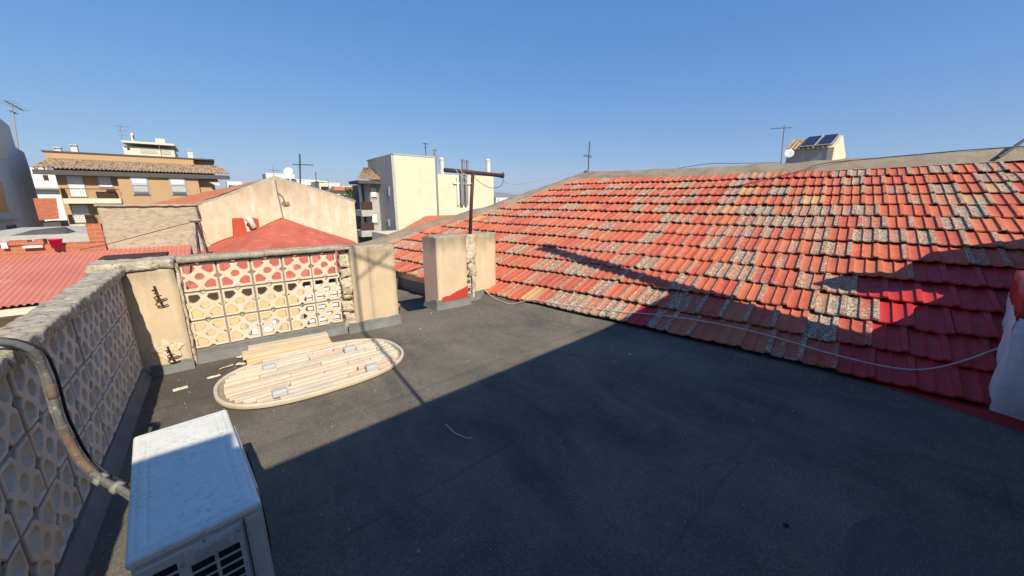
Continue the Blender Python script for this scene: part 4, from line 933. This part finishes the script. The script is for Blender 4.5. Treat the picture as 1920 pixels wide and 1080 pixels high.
mb = MB(); mb.box((-1.0, 9.7, -6.5), (2.6, 13.1, 1.1)); mb.build('rear_wall', M['cream_wall'], gh)
mb = MB(); ap = onY(533, 383, 9.47); mb.lathe((ap.x + .03, 9.475, ap.z), [(.085, 0), (.06, .015), (.02, .02)], 9, (0, -1, 0)); mb.v = [jit(p, .06, 12, 3) for p in mb.v]; mb.build('hole_patch', M['mortar'], gh)
mb = MB(); mb.tube([onY(516, 337, 9.45), onY(520, 360, 9.45), onY(526, 385, 9.45), onY(531, 408, 9.44)], .012, 6); mb.tube([onY(520, 360, 9.45), onY(530, 368, 9.44), onY(535, 380, 9.44)], .008, 5); mb.build('wall_cable', M['pipe_grey'], gh)

# ------------------------------------------------------------------ BROWN BRICK APARTMENT BLOCK
D = 64.0
ap_ = thing('apartment_block', 'tan brick apartment block with white shutters, balconies and tiled eave', 'building', (-6, D, -6.5))
def bx(x0, y0, x1, y1, Y):         # pixel rectangle surveyed on the plane Y
    a = onY(x0, y0, Y); b = onY(x1, y1, Y); return a.x, b.x, b.z, a.z
xl = onY(112, 360, D).x; xr = onY(421, 330, D).x; ztop = onY(250, 316, D).z; xm = onY(226, 350, D).x; xp = onY(371, 335, D).x
ze = onY(250, 323, D - 1.3).z; zu = ze + .95
mb = MB(); mb.box((xl, D, -6.5), (xr - 1.2, D + 12, ztop)); mb.box((xm, D - .9, -6.5), (xp, D - .001, ze - .36)); mb.build('wall', M['tan_brick'], ap_)
mb = MB(); x0 = onY(83, 290, D + 2).x; x1 = onY(399, 300, D + 2).x; zt = onY(240, 292.5, D + 2).z; xq = onY(362, 300, D + 2).x
mb.box((x0, D + 2, ztop), (xq, D + 9, zt)); mb.box((xq, D + 3, ztop), (x1, D + 9, zt - .05)); mb.build('parapet', M['tan_brick'], ap_)
mb = MB(); mb.box((x0 - .15, D + 1.9, zt), (x1 + .15, D + 9.1, zt + .15)); mb.build('parapet_coping', M['roof_slate'], ap_)
mb = MB(); t_ = tile_surface((xl - 1.3, D - 1.3, ze), (xr + .6, D - 1.3, ze), (xr - .6, D + 1.95, zu + .35), (xl - .3, D + 1.95, zu + .35), 52, 1, .16, 4, 4); mb.add(t_.v, t_.f); mb.build('tiled_eave', M['tile_ochre'], ap_)
mb = MB(); mb.box((xl - 1.25, D - 1.25, ze - .50), (xr + .5, D - 1.0, ze - .02)); mb.box((xl - 1.2, D - 1.0, ze - .45), (xr + .4, D + .5, ze - .35)); mb.build('fascia', M['roof_slate'], ap_)
for (a, b, c, d, Y) in ((245, 331, 280, 364, D - .9), (318, 332, 350, 364, D - .9)):
    x0, x1, z0, z1 = bx(a, b, c, d, Y); o = win(ap_, x0, x1, z0, z1, Y, .86, fr=.14, dep=.12)
    q = MB()
    for k in range(15): xx = x0 + (x1 - x0) * k / 14; q.box((xx - .012, Y - .32, z0 + .1), (xx + .012, Y - .30, z0 + 1.15))
    q.box((x0, Y - .33, z0 + 1.13), (x1, Y - .27, z0 + 1.2)); q.box((x0, Y - .33, z0 + .08), (x1, Y - .27, z0 + .14)); q.build('window_guard', M['frame_grey'], o)
for (a, b, c, d) in ((124, 330, 163, 368), (183, 331, 211, 350), (133, 385, 172, 416)):
    x0, x1, z0, z1 = bx(a, b, c, d, D); win(ap_, x0, x1, z0, z1, D, 1.0, fr=.1, dep=.1)
for (a, b, c) in ((118, 229, 372), (132, 190, 421)):
    x0 = onY(a, c, D - 1.4).x; x1 = onY(b, c, D - 1.4).x; z = onY(a, c, D - 1.4).z
    q = MB(); q.box((x0, D - 1.5, z - .55), (min(x1, xm - .02), D - .002, z)); o = q.build('balcony', M['penthouse'], ap_)
    q = MB(); n = 22
    for k in range(n + 1): xx = x0 + (x1 - x0 - .1) * k / n; q.box((xx, D - 1.46, z), (xx + .022, D - 1.44, z + 1.0))
    q.box((x0, D - 1.48, z + 1.0), (x1 - .05, D - 1.38, z + 1.08)); q.box((x0 - .02, D - 1.45, z), (x0 + .04, D, z + 1.05)); q.build('railing', M['rust'], o)
    q = MB(); q.box((x0 + (x1 - x0) * .55, D - 1.1, z + .01), (x0 + (x1 - x0) * .78, D - .6, z + .75)); q.box((x1 - 1.2, D - 1.0, z + .01), (x1 - .5, D - .4, z + 1.0)); q.build('balcony_chairs', M['rust'], o)
q = MB(); Y = D - .2; a = onY(373, 333, Y); b = onY(415, 352, Y); q.hexa([(a.x + .4, D - .1, b.z), (b.x, D - .1, b.z), (b.x, D - .05, b.z), (a.x + .4, D - .05, b.z), (a.x, D + .0, a.z), (b.x, D + .0, a.z), (b.x, D + .05, a.z), (a.x, D + .05, a.z)])
q2 = MB(); q2.add([(a.x + .1, D - .02, a.z), (b.x - .3, D - .02, a.z), (b.x - .1, D - 1.3, b.z + .2), (a.x + 1.6, D - 1.3, b.z + .2)], [(0, 1, 2, 3)]); o = q2.build('awning', M['awning'], ap_); s_ = o.modifiers.new('t', 'SOLIDIFY'); s_.thickness = .04
for px, h, mt in (((110, 284), .7, 'pipe_white'), ((141, 283), 1.3, 'pipe_white'), ((358, 295), 1.7, 'pipe_white')):
    p = onY(*px, D + 4); q = MB(); h *= .62; q.box((p.x - .26, D + 3.7, zt - .3), (p.x + .26, D + 4.3, zt + h)); q.box((p.x - .30, D + 3.6, zt + h + .2), (p.x + .30, D + 4.4, zt + h + .28))
    for dx in (-.25, .19): q.box((p.x + dx, D + 3.75, zt + h), (p.x + dx + .06, D + 4.2, zt + h + .2))
    q.build('chimney', M[mt], ap_)

# building behind with penthouse
D2 = 84.0
pb = thing('penthouse_building', 'pale cream stepped rooftop block rising behind the brick apartment block', 'building', (-8, D2, -6.5))
x0, x1, z0, z1 = bx(230, 275, 330, 300, D2); mb = MB(); mb.box((x0, D2, -6.5), (x1, D2 + 9, z1 + .1)); mb.build('wall', M['penthouse'], pb)
a0, a1, b0, b1 = bx(227, 263, 328, 277, D2 - .8); mb = MB(); mb.box((a0, D2 - .8, b0 + .3), (a1, D2 + 9, b1)); mb.build('roof_slab', M['penthouse'], pb)
for a, b, c, d in ((262, 279, 296, 288), (302, 281, 321, 290), (238, 277, 244, 281)):
    q = bx(a, b, c, d, D2); m_ = MB(); m_.box((q[0], D2 - .06, q[2]), (q[1], D2 - .002, q[3])); m_.build('window', M['awning'] if a > 240 else M['glass'], pb)
q = bx(296, 263, 304, 300, D2 - .5); mb = MB(); mb.box((q[0], D2 - .7, q[2]), (q[1], D2 - .01, q[3])); mb.build('rib', M['penthouse'], pb)
q = bx(244, 249, 253, 266, D2 + 1); mb = MB(); mb.box((q[0], D2 + 1, q[2]), (q[1], D2 + 2.2, q[3])); o = mb.build('chimney', M['white_wall'], pb)
mb = MB(); mb.box((q[0] + .35, D2 + .95, q[2] + .3), (q[1] - .15, D2 + .998, q[3] - .3)); mb.build('vent', M['roof_slate'], o)
q = bx(291, 262, 310, 266, D2 + 2); mb = MB(); mb.box((q[0], D2 + 2, q[2] - .5), (q[1], D2 + 3.5, q[3] + .2)); mb.build('roof_box', M['penthouse'], pb)

# grey building, far left
GX = -16.0
gb = thing('grey_building', 'tall grey rendered building with stepped sloping top at the left edge', 'building', (GX, 62, -6.5))
top = [onX(*q, GX) for q in ((0, 222), (17, 236), (25, 276), (45, 286), (53, 306), (80, 432))]
poly = [(52, -6.5), (68.95, -6.5), (68.95, 5.55), (68.72, 6.70), (66.65, 7.02), (66.60, 9.18), (64.69, 9.62), (52, 12.2)]
mb = MB(); mb.prismX(poly, GX - 9, GX); mb.build('wall', M['grey_render'], gb)
mb = MB(); mb.prismX([(63.05, 7.37), (62.95, 5.5), (57, 5.3), (57, 8.2)], GX + .01, GX + .12); mb.build('lit_front_cream', M['penthouse'], gb)  # sunlit tone of the front wall, put on the flank as a cream sheet
mb = MB(); mb.prismX([(60.03, 3.2), (59.95, 2.3), (59.65, 1.3), (59.65, .3), (56, .3), (56, 3.3)], GX + .01, GX + .10); mb.build('lit_front_apricot', M['apricot'], gb)  # lit apricot part of the front, likewise coloured onto the flank
mb = MB(); mb.box((GX + .005, 57, -.55), (GX + .3, 60.5, -.35)); mb.build('ledge', M['grey_concrete'], gb)
for y0, y1 in ((58.3, 59.3), (59.5, 60.4)):
    f = MB(); f.box((GX + .004, y0 - .08, -2.3), (GX + .05, y1 + .08, -.9)); o = f.build('window', M['frame_grey'], gb)
    f = MB(); f.box((GX + .052, y0, -2.2), (GX + .07, y1, -1.0)); f.build('pane', M['glass'], o)

for k in range(2):
    for z0 in (-4.2, -1.2, 1.8, 4.8): win(gb, GX - 7.4 + 3.6 * k, GX - 5.6 + 3.6 * k, z0, z0 + 1.5, 52, .7, fr=.08, dep=.1)

# white house and tiled lean-to between them
D3 = 100.0
wh = thing('white_house', 'small white house with rooftop tanks glimpsed between the grey and brick buildings', 'building', (-22, D3, -6.5))
x0, x1, z0, z1 = bx(48, 324, 112, 372, D3); mb = MB(); mb.box((x0 - 3, D3, -6.5), (x1 + 2, D3 + 8, z1)); mb.build('wall', M['white_wall'], wh)
for a, b, c, d in ((56, 314, 66, 325), (70, 309, 84, 325), (84, 312, 90, 325)):
    q = bx(a, b, c, d, D3 + 1); m_ = MB(); m_.box((q[0], D3 + 1, q[2] - .5), (q[1], D3 + 3, q[3])); m_.build('roof_box', M['white_wall'], wh)
q = bx(80, 328, 92, 338, D3); m_ = MB(); m_.box((q[0], D3 - .1, q[2]), (q[1], D3 - .002, q[3])); m_.build('window', M['rust'], wh)
q = bx(60, 353, 100, 355, D3 - 1); m_ = MB(); m_.box((q[0] - 2, D3 - 1, q[2]), (q[1] + 2, D3 - .01, q[2] + .3)); m_.build('ledge', M['frame_grey'], wh)
D4 = 56.0
lt = thing('tiled_lean_to', 'orange tiled lean-to roof beside the brick apartment block', 'roof', (-13, D4, -6.5))
a = onY(74, 414, D4); b = onY(112, 411, D4); c_ = onY(106, 372, D4 + 3); d_ = onY(62, 372, D4 + 3)
mb = MB(); t_ = tile_surface(a, b, c_, d_, 14, 1, .05, 6, 4); mb.add(t_.v, t_.f); mb.build('roof', M['tile_far'], lt)
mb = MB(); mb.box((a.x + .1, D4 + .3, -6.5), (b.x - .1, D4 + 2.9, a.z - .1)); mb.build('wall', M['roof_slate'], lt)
D5 = 40.0
fr_ = thing('flat_roof_building', 'low building with a pale grey flat roof below the brick apartment block', 'building', (-6, D5, -6.5))
a = onY(85, 440, D5); b = onY(186, 441, D5)
mb = MB(); mb.box((a.x - 4, D5, -6.5), (b.x + 1, D5 + 12, a.z)); mb.build('wall', M['grey_concrete'], fr_)
mb = MB(); mb.box((a.x + 2.4, D5 + 2, a.z + .002), (b.x + .9, D5 + 2.4, a.z + .35)); mb.build('white_kerb', M['white_wall'], fr_)
mb = MB(); mb.hexa([(a.x - 1.6, D5 + .3, a.z + .01), (a.x + .9, D5 + .3, a.z + .01), (a.x + 1.0, D5 + 2.2, a.z + .01), (a.x - 1.7, D5 + 2.2, a.z + .01), (a.x - 1.2, D5 + .6, a.z + .12), (a.x + .2, D5 + .8, a.z + .3), (a.x + .6, D5 + 1.9, a.z + .42), (a.x - 1.0, D5 + 1.9, a.z + .25)]); mb.build('tarpaulin', M['roof_slate'], fr_)

# ------------------------------------------------------------------ CONCRETE AND CREAM BLOCK, centre
D = 42.0
cg = thing('concrete_apartment_building', 'grey concrete and cream apartment building with flues on its roof beyond the end parapet', 'building', (18, D, -8))
Xc = lambda px, py: onY(px, py, D)
tl = Xc(738, 290); tr = Xc(815, 296); bl = Xc(745, 436); 
mb = MB(); mb.box((tl.x, D, -8), (tr.x, D + 9, tl.z)); mb.build('tall_wall', M['cream_far'], cg)
mb = MB(); mb.box((tl.x - .12, D - .05, tl.z), (tr.x + .1, D + 9, tl.z + .14)); mb.build('coping', M['grey_concrete'], cg)
rr = Xc(928, 331); mb = MB(); mb.box((tr.x + .02, D + .35, -8), (rr.x, D + 9, rr.z)); mb.build('low_wall', M['cream_far'], cg)
# shaded concrete flank facing -X and the bay
fl_x = tl.x - .02; yk = D + 5.2
mb = MB(); mb.box((tl.x - .30, D + .02, -8), (tl.x - .002, yk, tl.z - .02)); fl = mb.build('concrete_flank', M['grey_concrete'], cg)
for py, h in ((350, 17), (411, 13)):
    p = onX(728, py, tl.x - .30); q = onX(732, py + h, tl.x - .30)
    m_ = MB(); m_.box((tl.x - .34, p.y - .45, q.z), (tl.x - .301, p.y + .45, p.z)); o = m_.build('window', M['glass'], cg)
    m_ = MB(); m_.box((tl.x - .37, p.y - .45, q.z), (tl.x - .341, p.y - .02, p.z)); m_.build('shutter', M['shutter'], o)
# balcony wing to the left
DB = 47.0
p0 = onY(692, 345, DB); p1 = onY(716, 342, DB); pb_ = onY(716, 438, DB); px0 = onY(664, 392, DB)
mb = MB(); mb.box((p0.x, DB, pb_.z + .1), (p1.x + .3, DB + 7, p0.z)); mb.build('bay_wall', M['grey_concrete'], cg)
mb = MB(); mb.box((p1.x + .3, DB - .4, pb_.z + .1), (tl.x - .1, DB + 6, p0.z + .15)); mb.build('pier', M['penthouse'], cg)
for a, b, c, d in ((695, 352, 706, 371), (697, 401, 708, 419)):
    q = bx(a, b, c, d, DB); win(cg, q[0], q[1], q[2], q[3], DB, .9, fr=.1, dep=.08)
for zpx in (393, 430):
    q = onY(664, zpx, DB + 2.4); m_ = MB(); m_.box((q.x, DB - .6, q.z - .75), (p0.x - .02, DB + 2.5, q.z)); o = m_.build('balcony', M['grey_concrete'], cg)
    m_ = MB(); m_.box((q.x, DB - .6, q.z + .0), (p0.x - .02, DB - .5, q.z + .95)); m_.build('railing', M['rust'], o)
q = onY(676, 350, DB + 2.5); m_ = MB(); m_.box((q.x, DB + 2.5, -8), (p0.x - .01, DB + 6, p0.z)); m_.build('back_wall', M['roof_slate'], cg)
m_ = MB(); m_.box((q.x - .25, DB + 2.2, -8), (q.x - .003, DB + 2.6, p0.z)); m_.build('pier', M['white_wall'], cg)
q = onY(655, 343, DB + 2.4); q2 = onY(722, 338, DB - 1.2)
m_ = MB(); m_.box((q.x, DB - 1.2, p0.z), (q2.x, DB + 2.6, p0.z + .35)); m_.build('eave', M['roof_slate'], cg)
t_ = tile_surface((q.x - .1, DB - 1.3, p0.z + .38), (tl.x - .32, DB - 1.3, p0.z + .38), (tl.x - .32, DB + 2.6, p0.z + 2.05), (q.x + 2.0, DB + 2.6, p0.z + 2.05), 14, 1, .1, 5, 4); m_ = MB(); m_.add(t_.v, t_.f); m_.build('tiled_eave', M['tile_ochre'], cg)
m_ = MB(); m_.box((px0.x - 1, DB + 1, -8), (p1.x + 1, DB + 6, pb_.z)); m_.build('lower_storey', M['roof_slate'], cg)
# roof flues and pipes
pw = Xc(819, 290); m_ = MB(); m_.tube([(tr.x + .16, D + .15, -2), (tr.x + .14, D + .15, pw.z + .35)], .17, 10); m_.lathe((tr.x + .14, D + .15, pw.z + .45), [(.3, 0), (.05, .25)], 10); m_.build('downpipe', M['pipe_grey'], cg)
for px, py, w_, mt in ((828, 300, .55, 'pipe_white'), (868, 302, .42, 'pipe_grey'), (876, 304, .36, 'pipe_grey'), (915, 302, .62, 'pipe_white')):
    p = onY(px, py, D + 1.2); m_ = MB(); m_.tube([(p.x, D + 1.2, rr.z - .3), (p.x, D + 1.2, p.z)], w_ / 2, 10); m_.lathe((p.x, D + 1.2, p.z), [(w_ * .62, 0), (w_ * .62, .12), (w_ * .2, .3)], 10); m_.build('flue', M[mt], cg)
for px, w_ in ((865, .5), (873, .4)):
    a = onY(px, 325, D + .1); b = onY(px + 3, 384, D + .1); m_ = MB(); m_.tube([(a.x, D + .1, a.z), (a.x, D + .1, b.z)], w_ / 2, 8); m_.build('duct', M['pipe_grey'], cg)
q = bx(856, 333, 861, 385, D + .2); m_ = MB(); m_.box((q[0], D + .1, q[2]), (q[1], D + .345, q[3])); m_.box((q[0] - .5, D + .15, onY(858, 345, D).z), (q[1] + 1.9, D + .34, onY(858, 342, D).z)); m_.build('white_frame', M['white_wall'], cg)
q = bx(857, 347, 880, 384, D + .3); m_ = MB(); m_.box((q[0], D + .32, q[2]), (q[1], D + .347, q[3])); m_.build('light_well', M['awning'], cg)

# small tiled roof in front of it
sr = thing('tiled_outbuilding', 'small house roof of orange tiles in front of the tall cream wall', 'house', (14, 31, -6.5))
a = onY(735, 442, 30); b = onY(870, 440, 30); c_ = onY(845, 410, 33.5); d_ = onY(800, 405, 33.5)
mb = MB(); t_ = tile_surface(a, Vector((b.x + 4, 30, a.z)), Vector((c_.x + 6, 33.5, d_.z)), d_, 40, 1, .05, 8, 4); mb.add(t_.v, t_.f); mb.build('roof', M['tile_far'], sr)
mb = MB(); mb.box((a.x + .3, 30.3, -6.5), (b.x + 4, 36, a.z - .05)); mb.build('wall', M['cream_far'], sr)

# ------------------------------------------------------------------ SOLAR HOUSE beyond the ridge
sh = thing('solar_panel_house', 'rooftop hut with dark solar panels and a cream gable wall beyond the ridge', 'house', (29.4, 7, 0))
X0 = onX(1562, 290, 29.3); Yc = X0.y
yl = onX(1475, 290, 29.3).y; ze = onX(1563, 276, 29.3).z; zr = onX(1582, 253, 30.6).z; zb = 1.5
gx1 = 29.3 + 4.0
mb = MB(); mb.prismY([(29.3, -6.5), (gx1 - 1, -6.5), (gx1 - 1.0, ze - .25), (30.7, zr), (29.3, ze)], Yc, Yc + .3); mb.build('gable_wall', M['cream_far'], sh)
mb = MB(); mb.prismY([(29.32, -6.5), (31.6, -6.5), (31.6, zr - .5), (30.7, zr - .06), (29.32, ze + .07)], Yc + .3, yl); mb.build('wall', M['grey_concrete'], sh)
mb = MB(); t_ = tile_surface((29.1, Yc + .1, ze - .02), (29.1, yl + .1, ze - .02), (30.7, yl + .1, zr + .02), (30.7, Yc + .1, zr + .02), 10, 1, .06, 6, 4); mb.add(t_.v, t_.f); mb.build('roof', M['tile_ochre'], sh)
up = Vector((1.6, 0, zr - ze)).normalized(); no = Vector((-up.z, 0, up.x))
for a, b in ((.16, .48), (.50, .84)):
    y0 = Yc + .05 + (yl - Yc) * (a - .12); y1 = Yc + .05 + (yl - Yc) * (b - .14); o0 = Vector((29.1, 0, ze)) + no * .16
    p = [o0 + Vector((0, y, 0)) + up * s for s, y in ((.1, y0), (.1, y1), (1.75, y1), (1.75, y0))]
    m_ = MB(); m_.hexa([q - no * .05 for q in p] + p); f = m_.build('solar_panel', M['bracket'], sh); cc = sum(p, Vector()) / 4
    m_ = MB(); p2 = [cc + (q - cc) * .94 + no * .004 for q in p]; m_.hexa([q - no * .002 for q in p2] + p2); m_.build('panel_glass', M['solar'], f)
for k in range(3):
    y0 = Yc + .1 + k * .72; m_ = MB(); m_.hexa([(29.0, y0, ze - 1.5), (29.0, y0 + .66, ze - 1.5), (29.28, y0 + .66, ze - 1.1), (29.28, y0, ze - 1.1), (28.97, y0, ze - 1.47), (28.97, y0 + .66, ze - 1.47), (29.25, y0 + .66, ze - 1.07), (29.25, y0, ze - 1.07)]); f = m_.build('solar_panel', M['solar'], sh)
dsh = onX(1479, 288, 28.6)
ds = thing('satellite_dish', 'round white satellite dish on the solar panel hut', 'satellite dish', dsh)
m_ = MB(); m_.lathe(dsh, [(.05, -.05), (.2, 0), (.27, .05), (.26, .055), (.1, .02)], 18, (-1, -.5, .3)); m_.build('dish', M['white_wall'], ds, smooth=True)
m_ = MB(); m_.tube([dsh, dsh + Vector((.7, .2, -.35))], .03, 6); m_.build('arm', M['frame_grey'], ds)

# ------------------------------------------------------------------ aerials
def aerial(base, top, label, elems=((.75, .5, 5),), r=.02, mat='aerial', direction=(1, .2, 0), leaning=0):
    base = Vector(base); top = Vector(top); o = thing('tv_aerial', label, 'aerial', base, 'television aerials on the rooftops')
    q = MB(); q.tube([base, top], r, 7); q.build('mast', M[mat], o)
    d = Vector(direction).normalized(); s = d.cross(Vector((0, 0, 1))).normalized()
    for f, ln, n in elems:
        c = base.lerp(top, f); q = MB(); q.tube([c - d * ln * .35, c + d * ln * .65], r * .6, 6)
        for k in range(n):
            e = c + d * ln * (-.3 + .9 * k / max(1, n - 1)); hl = ln * (.32 - .02 * k); q.tube([e - s * hl, e + s * hl], r * .35, 5)
        q.build('yagi', M[mat], o)
    return o
H_ = lambda px, py, dist: (lambda d: EYE + d * (dist / math.hypot(d.x, d.y)))(ray(px, py))
b = roofp(6.72 * KS, 6.28 * KS, .05)
dist = math.hypot(b.x, b.y); t = H_(1111, 266, dist)
aerial(b + Vector((0, 0, .0)), (b.x, b.y, t.z), 'dark crossed aerial mast at the left end of the tile roof ridge', ((.52, .22, 3), (.56, .17, 2)), .013, 'aerial', (-.9, .5, .15))
mb = MB(); rough_box(mb, (b.x - .06, b.y - .06, b.z - .05), (b.x + .06, b.y + .06, b.z + .05), .03, .02, 12, 5); mo = mb.build('mortar_stub', M['mortar'], smooth=True); tag(mo, 'small mortar lump at the foot of the crossed aerial on the ridge', 'mortar')
a0 = onY(562, 352, 13.0); a1 = onY(562, 289, 13.0)
aerial((a0.x, 13, 1.6), a1, 'tall dark cross-shaped aerial behind the cream gable wall', ((.74, .55, 4),), .022, 'aerial', (1, -.25, 0))
for px, py0, py1, D_, lab, dr, mt, rr_ in ((594, 372, 322, 30, 'thin aerial with short bars right of the cross-shaped aerial', (1, .3, 0), 'aerial', .03),
    (617, 370, 336, 60, 'slender distant aerial over the white houses near the green tree', (1, .1, 0), 'aerial_pale', .04),
    (513, 330, 312, 120, 'tiny aerial on the distant white block with the dish', (.6, 1, 0), 'aerial_pale', .07)):
    p0 = onY(px, py0, D_); p1 = onY(px - 2, py1, D_); aerial(p0, p1, lab, ((.6, .035 * D_, 4),), rr_, mt, dr)
p = H_(1466, 306, 26); p2 = H_(1471, 234, 26); aerial((p.x, p.y, p.z - .6), p2, 'tall yagi aerial pointing left beside the solar panel hut', ((.94, 1.0, 7),), .03, 'aerial_pale', (-.45, .8, 0))
p = onX(32, 277, GX - 1); p2 = onX(20, 192, GX - 1); o = aerial((p.x, p.y, p.z - .6), p2, 'tall lattice-like aerial mast on the grey building at the left edge', ((.97, 2.6, 5), (.82, .9, 3)), .11, 'aerial_pale', (.3, 1, -.25))
p = onY(229, 266, D2 + 2); p2 = onY(225, 235, D2 + 2); aerial(p, p2, 'cluster aerial with small dish on the cream rooftop block', ((.95, 1.6, 5), (.7, 1.1, 4), (.4, 1.0, 3)), .06, 'aerial_pale', (1, .3, 0))
D = 42.0
p = onY(799, 296, D + 2); p2 = onY(797, 268, D + 2); aerial(p, p2, 'aerial on top of the tall cream wall', ((.95, .8, 4), (.7, .5, 3)), .05, 'aerial', (1, .4, 0))
cable('cable', [H_(1270, 316, 14), H_(1330, 307, 14), H_(1400, 306, 14), H_(1466, 304, 26)], .008, M['black_cable'], 'thin wire spanning the sky just above the roof ridge', 5)

# ------------------------------------------------------------------ distant town
rnd = random.Random(21)
def town_block(x0, y0, x1, y1, Dd, mat, label, nw=4, nf=2, dish=None):
    q = bx(x0, y0, x1, y1, Dd); o = thing('town_house', label, 'building', ((q[0] + q[1]) / 2, Dd, -8), 'distant white town houses')
    m_ = MB(); m_.box((q[0], Dd, -8), (q[1], Dd + 10, q[3])); m_.box((q[0] - .1, Dd - .1, q[3]), (q[1] + .1, Dd + 10, q[3] + .25)); m_.build('wall', M[mat], o)
    zt_ = q[3]
    for f in range(nf):
        for k in range(nw):
            xx = q[0] + (q[1] - q[0]) * (k + .3) / nw; m_ = MB(); m_.box((xx, Dd - .06, zt_ - 2.5 - 3 * f), (xx + 1.1, Dd - .004, zt_ - 1.2 - 3 * f)); m_.build('window', M['glass'] if rnd.random() < .5 else M['awning'], o)
    return o, q
o, q = town_block(498, 326, 555, 352, 140, 'white_wall', 'distant white block carrying a big round satellite dish', 5, 2)
c = onY(541, 322, 141); d1 = thing('satellite_dish', 'large white satellite dish on the distant white block', 'satellite dish', (c.x, 141, q[3]))
m_ = MB(); m_.lathe((c.x, 141, c.z), [(.2, -.2), (1.0, .0), (1.35, .25), (1.3, .28), (.5, .05)], 20, (-.5, -1, .55)); m_.build('dish', M['white_wall'], d1, smooth=True); m_ = MB(); m_.tube([(c.x + .3, 141.3, q[3]), (c.x, 141, c.z)], .12, 6); m_.build('stand', M['frame_grey'], d1)
for args in ((425, 341, 455, 350, 180, 'white_wall', 'far white flat-roofed house left of the cream gable apex', 4, 1),
    (556, 338, 600, 366, 120, 'white_wall', 'white flat-roofed house just right of the cross-shaped aerial', 4, 2),
    (598, 341, 616, 370, 110, 'cream_far', 'cream house behind the thin aerial', 2, 2),
    (612, 344, 640, 375, 132, 'white_wall', 'white house left of the orange-roofed one', 3, 3),
    (628, 356, 668, 385, 100, 'cream_far', 'cream house with orange eave behind the green tree', 4, 3),
    (640, 350, 660, 360, 150, 'white_wall', 'far white box above the orange-roofed house', 2, 1),
    (930, 371, 1000, 385, 260, 'white_wall', 'low far grey-white buildings right of the cream block', 8, 1)):
    o, q = town_block(*args)
    if args[0] == 628:
        m_ = MB(); m_.hexa([(q[0] - .6, 99, q[3] - .1), (q[1] + .6, 99, q[3] - .1), (q[1] + .6, 103, q[3] - .1), (q[0] - .6, 103, q[3] - .1), (q[0], 100, q[3] + .8), (q[1], 100, q[3] + .8), (q[1], 103, q[3] + .9), (q[0], 103, q[3] + .9)]); m_.build('tiled_eave', M['tile_far'], o)

def tree(label, c, r, zb, mat, n, leaf, name='tree'):
    o = thing(name, label, 'tree', (c.x, c.y, zb)); q = MB(); q.tube([(c.x, c.y, zb), (c.x + .1, c.y, c.z - r * .5), (c.x, c.y, c.z)], [.18, .12, .05], 7)
    rn = random.Random(int(c.x * 10))
    for k in range(6):
        a = rn.uniform(0, 6.28); q.tube([(c.x, c.y, c.z - r * .6), (c.x + math.cos(a) * r * .7, c.y + math.sin(a) * r * .7, c.z + rn.uniform(-.3, .6) * r)], [.06, .02], 5)
    q.build('trunk', M['bark'], o); q = MB()
    cl = [Vector((rn.gauss(0, .5), rn.gauss(0, .5), rn.gauss(0, .36))) * r for _ in range(16)]
    for k in range(n):
        p = c + rn.choice(cl) + Vector((rn.gauss(0, 1), rn.gauss(0, 1), rn.gauss(0, .8))) * r * .2
        e = Euler((rn.uniform(0, 6), rn.uniform(0, 6), rn.uniform(0, 6))).to_matrix(); s = leaf * rn.uniform(.6, 1.3)
        q.add([p + e @ Vector(v) * s for v in ((-1, -.5, 0), (1, -.5, .2), (1, .5, 0), (-1, .5, .2))], [(0, 1, 2, 3)])
    q.build('crown', M[mat], o); return o
c = onY(664, 370, 70); tree('small green leafy tree beside the grey concrete balconies', c, 2.0, -8, 'leaf', 1600, .16)
c = onY(634, 377, 55); tree('sparse grey-brown dry shrub showing over the right slope of the gable', c, 1.4, -8, 'leaf_grey', 420, .12)
c = onY(612, 371, 52); tree('dry spindly shrub showing over the gable beside the thin aerial', c, 1.0, -8, 'leaf_grey', 260, .11)

# ------------------------------------------------------------------ ground, hills
mb = MB(); mb.grid(lambda a, b: (-9000 + 18000 * a, -3000 + 18000 * b, -8.0), 30, 30); tag(mb.build('ground', M['ground'], origin=(0, 0, -8)), kind='structure')
mb = MB()
def hill(a, b):
    x = -2500 + 12000 * a; y = 5200 + 1500 * b
    ridge = 45 + 70 * max(0, noise.noise(Vector((a * 7, 1, 0))) + .35) + 100 * math.exp(-((a - .52) / .10) ** 2)
    return (x, y - 4200 * max(0, a - .45), -8 + ridge * math.sin(min(1, b * 1.2) * math.pi * .5) + 18 * noise.noise(Vector((a * 40, b * 5, 2))) * b)
mb.grid(hill, 160, 12); tag(mb.build('hills', M['hill'], smooth=True, origin=(0, 5000, -8)), kind='structure')

# ------------------------------------------------------------------ air
mb = MB(); mb.box((-9800, -3600, -30), (11500, 16500, 330)); hz = mb.build('haze', None, origin=(0, 0, -30)); tag(hz, kind='stuff')
hm = bpy.data.materials.new('haze_air'); hm.use_nodes = True; hn = hm.node_tree.nodes; hn.clear()
ho = hn.new('ShaderNodeOutputMaterial'); hv = hn.new('ShaderNodeVolumePrincipled'); hv.inputs['Color'].default_value = (.80, .88, 1.0, 1); hv.inputs['Density'].default_value = 1.3e-4
hm.node_tree.links.new(hv.outputs[0], ho.inputs['Volume']); hz.data.materials.clear(); hz.data.materials.append(hm)
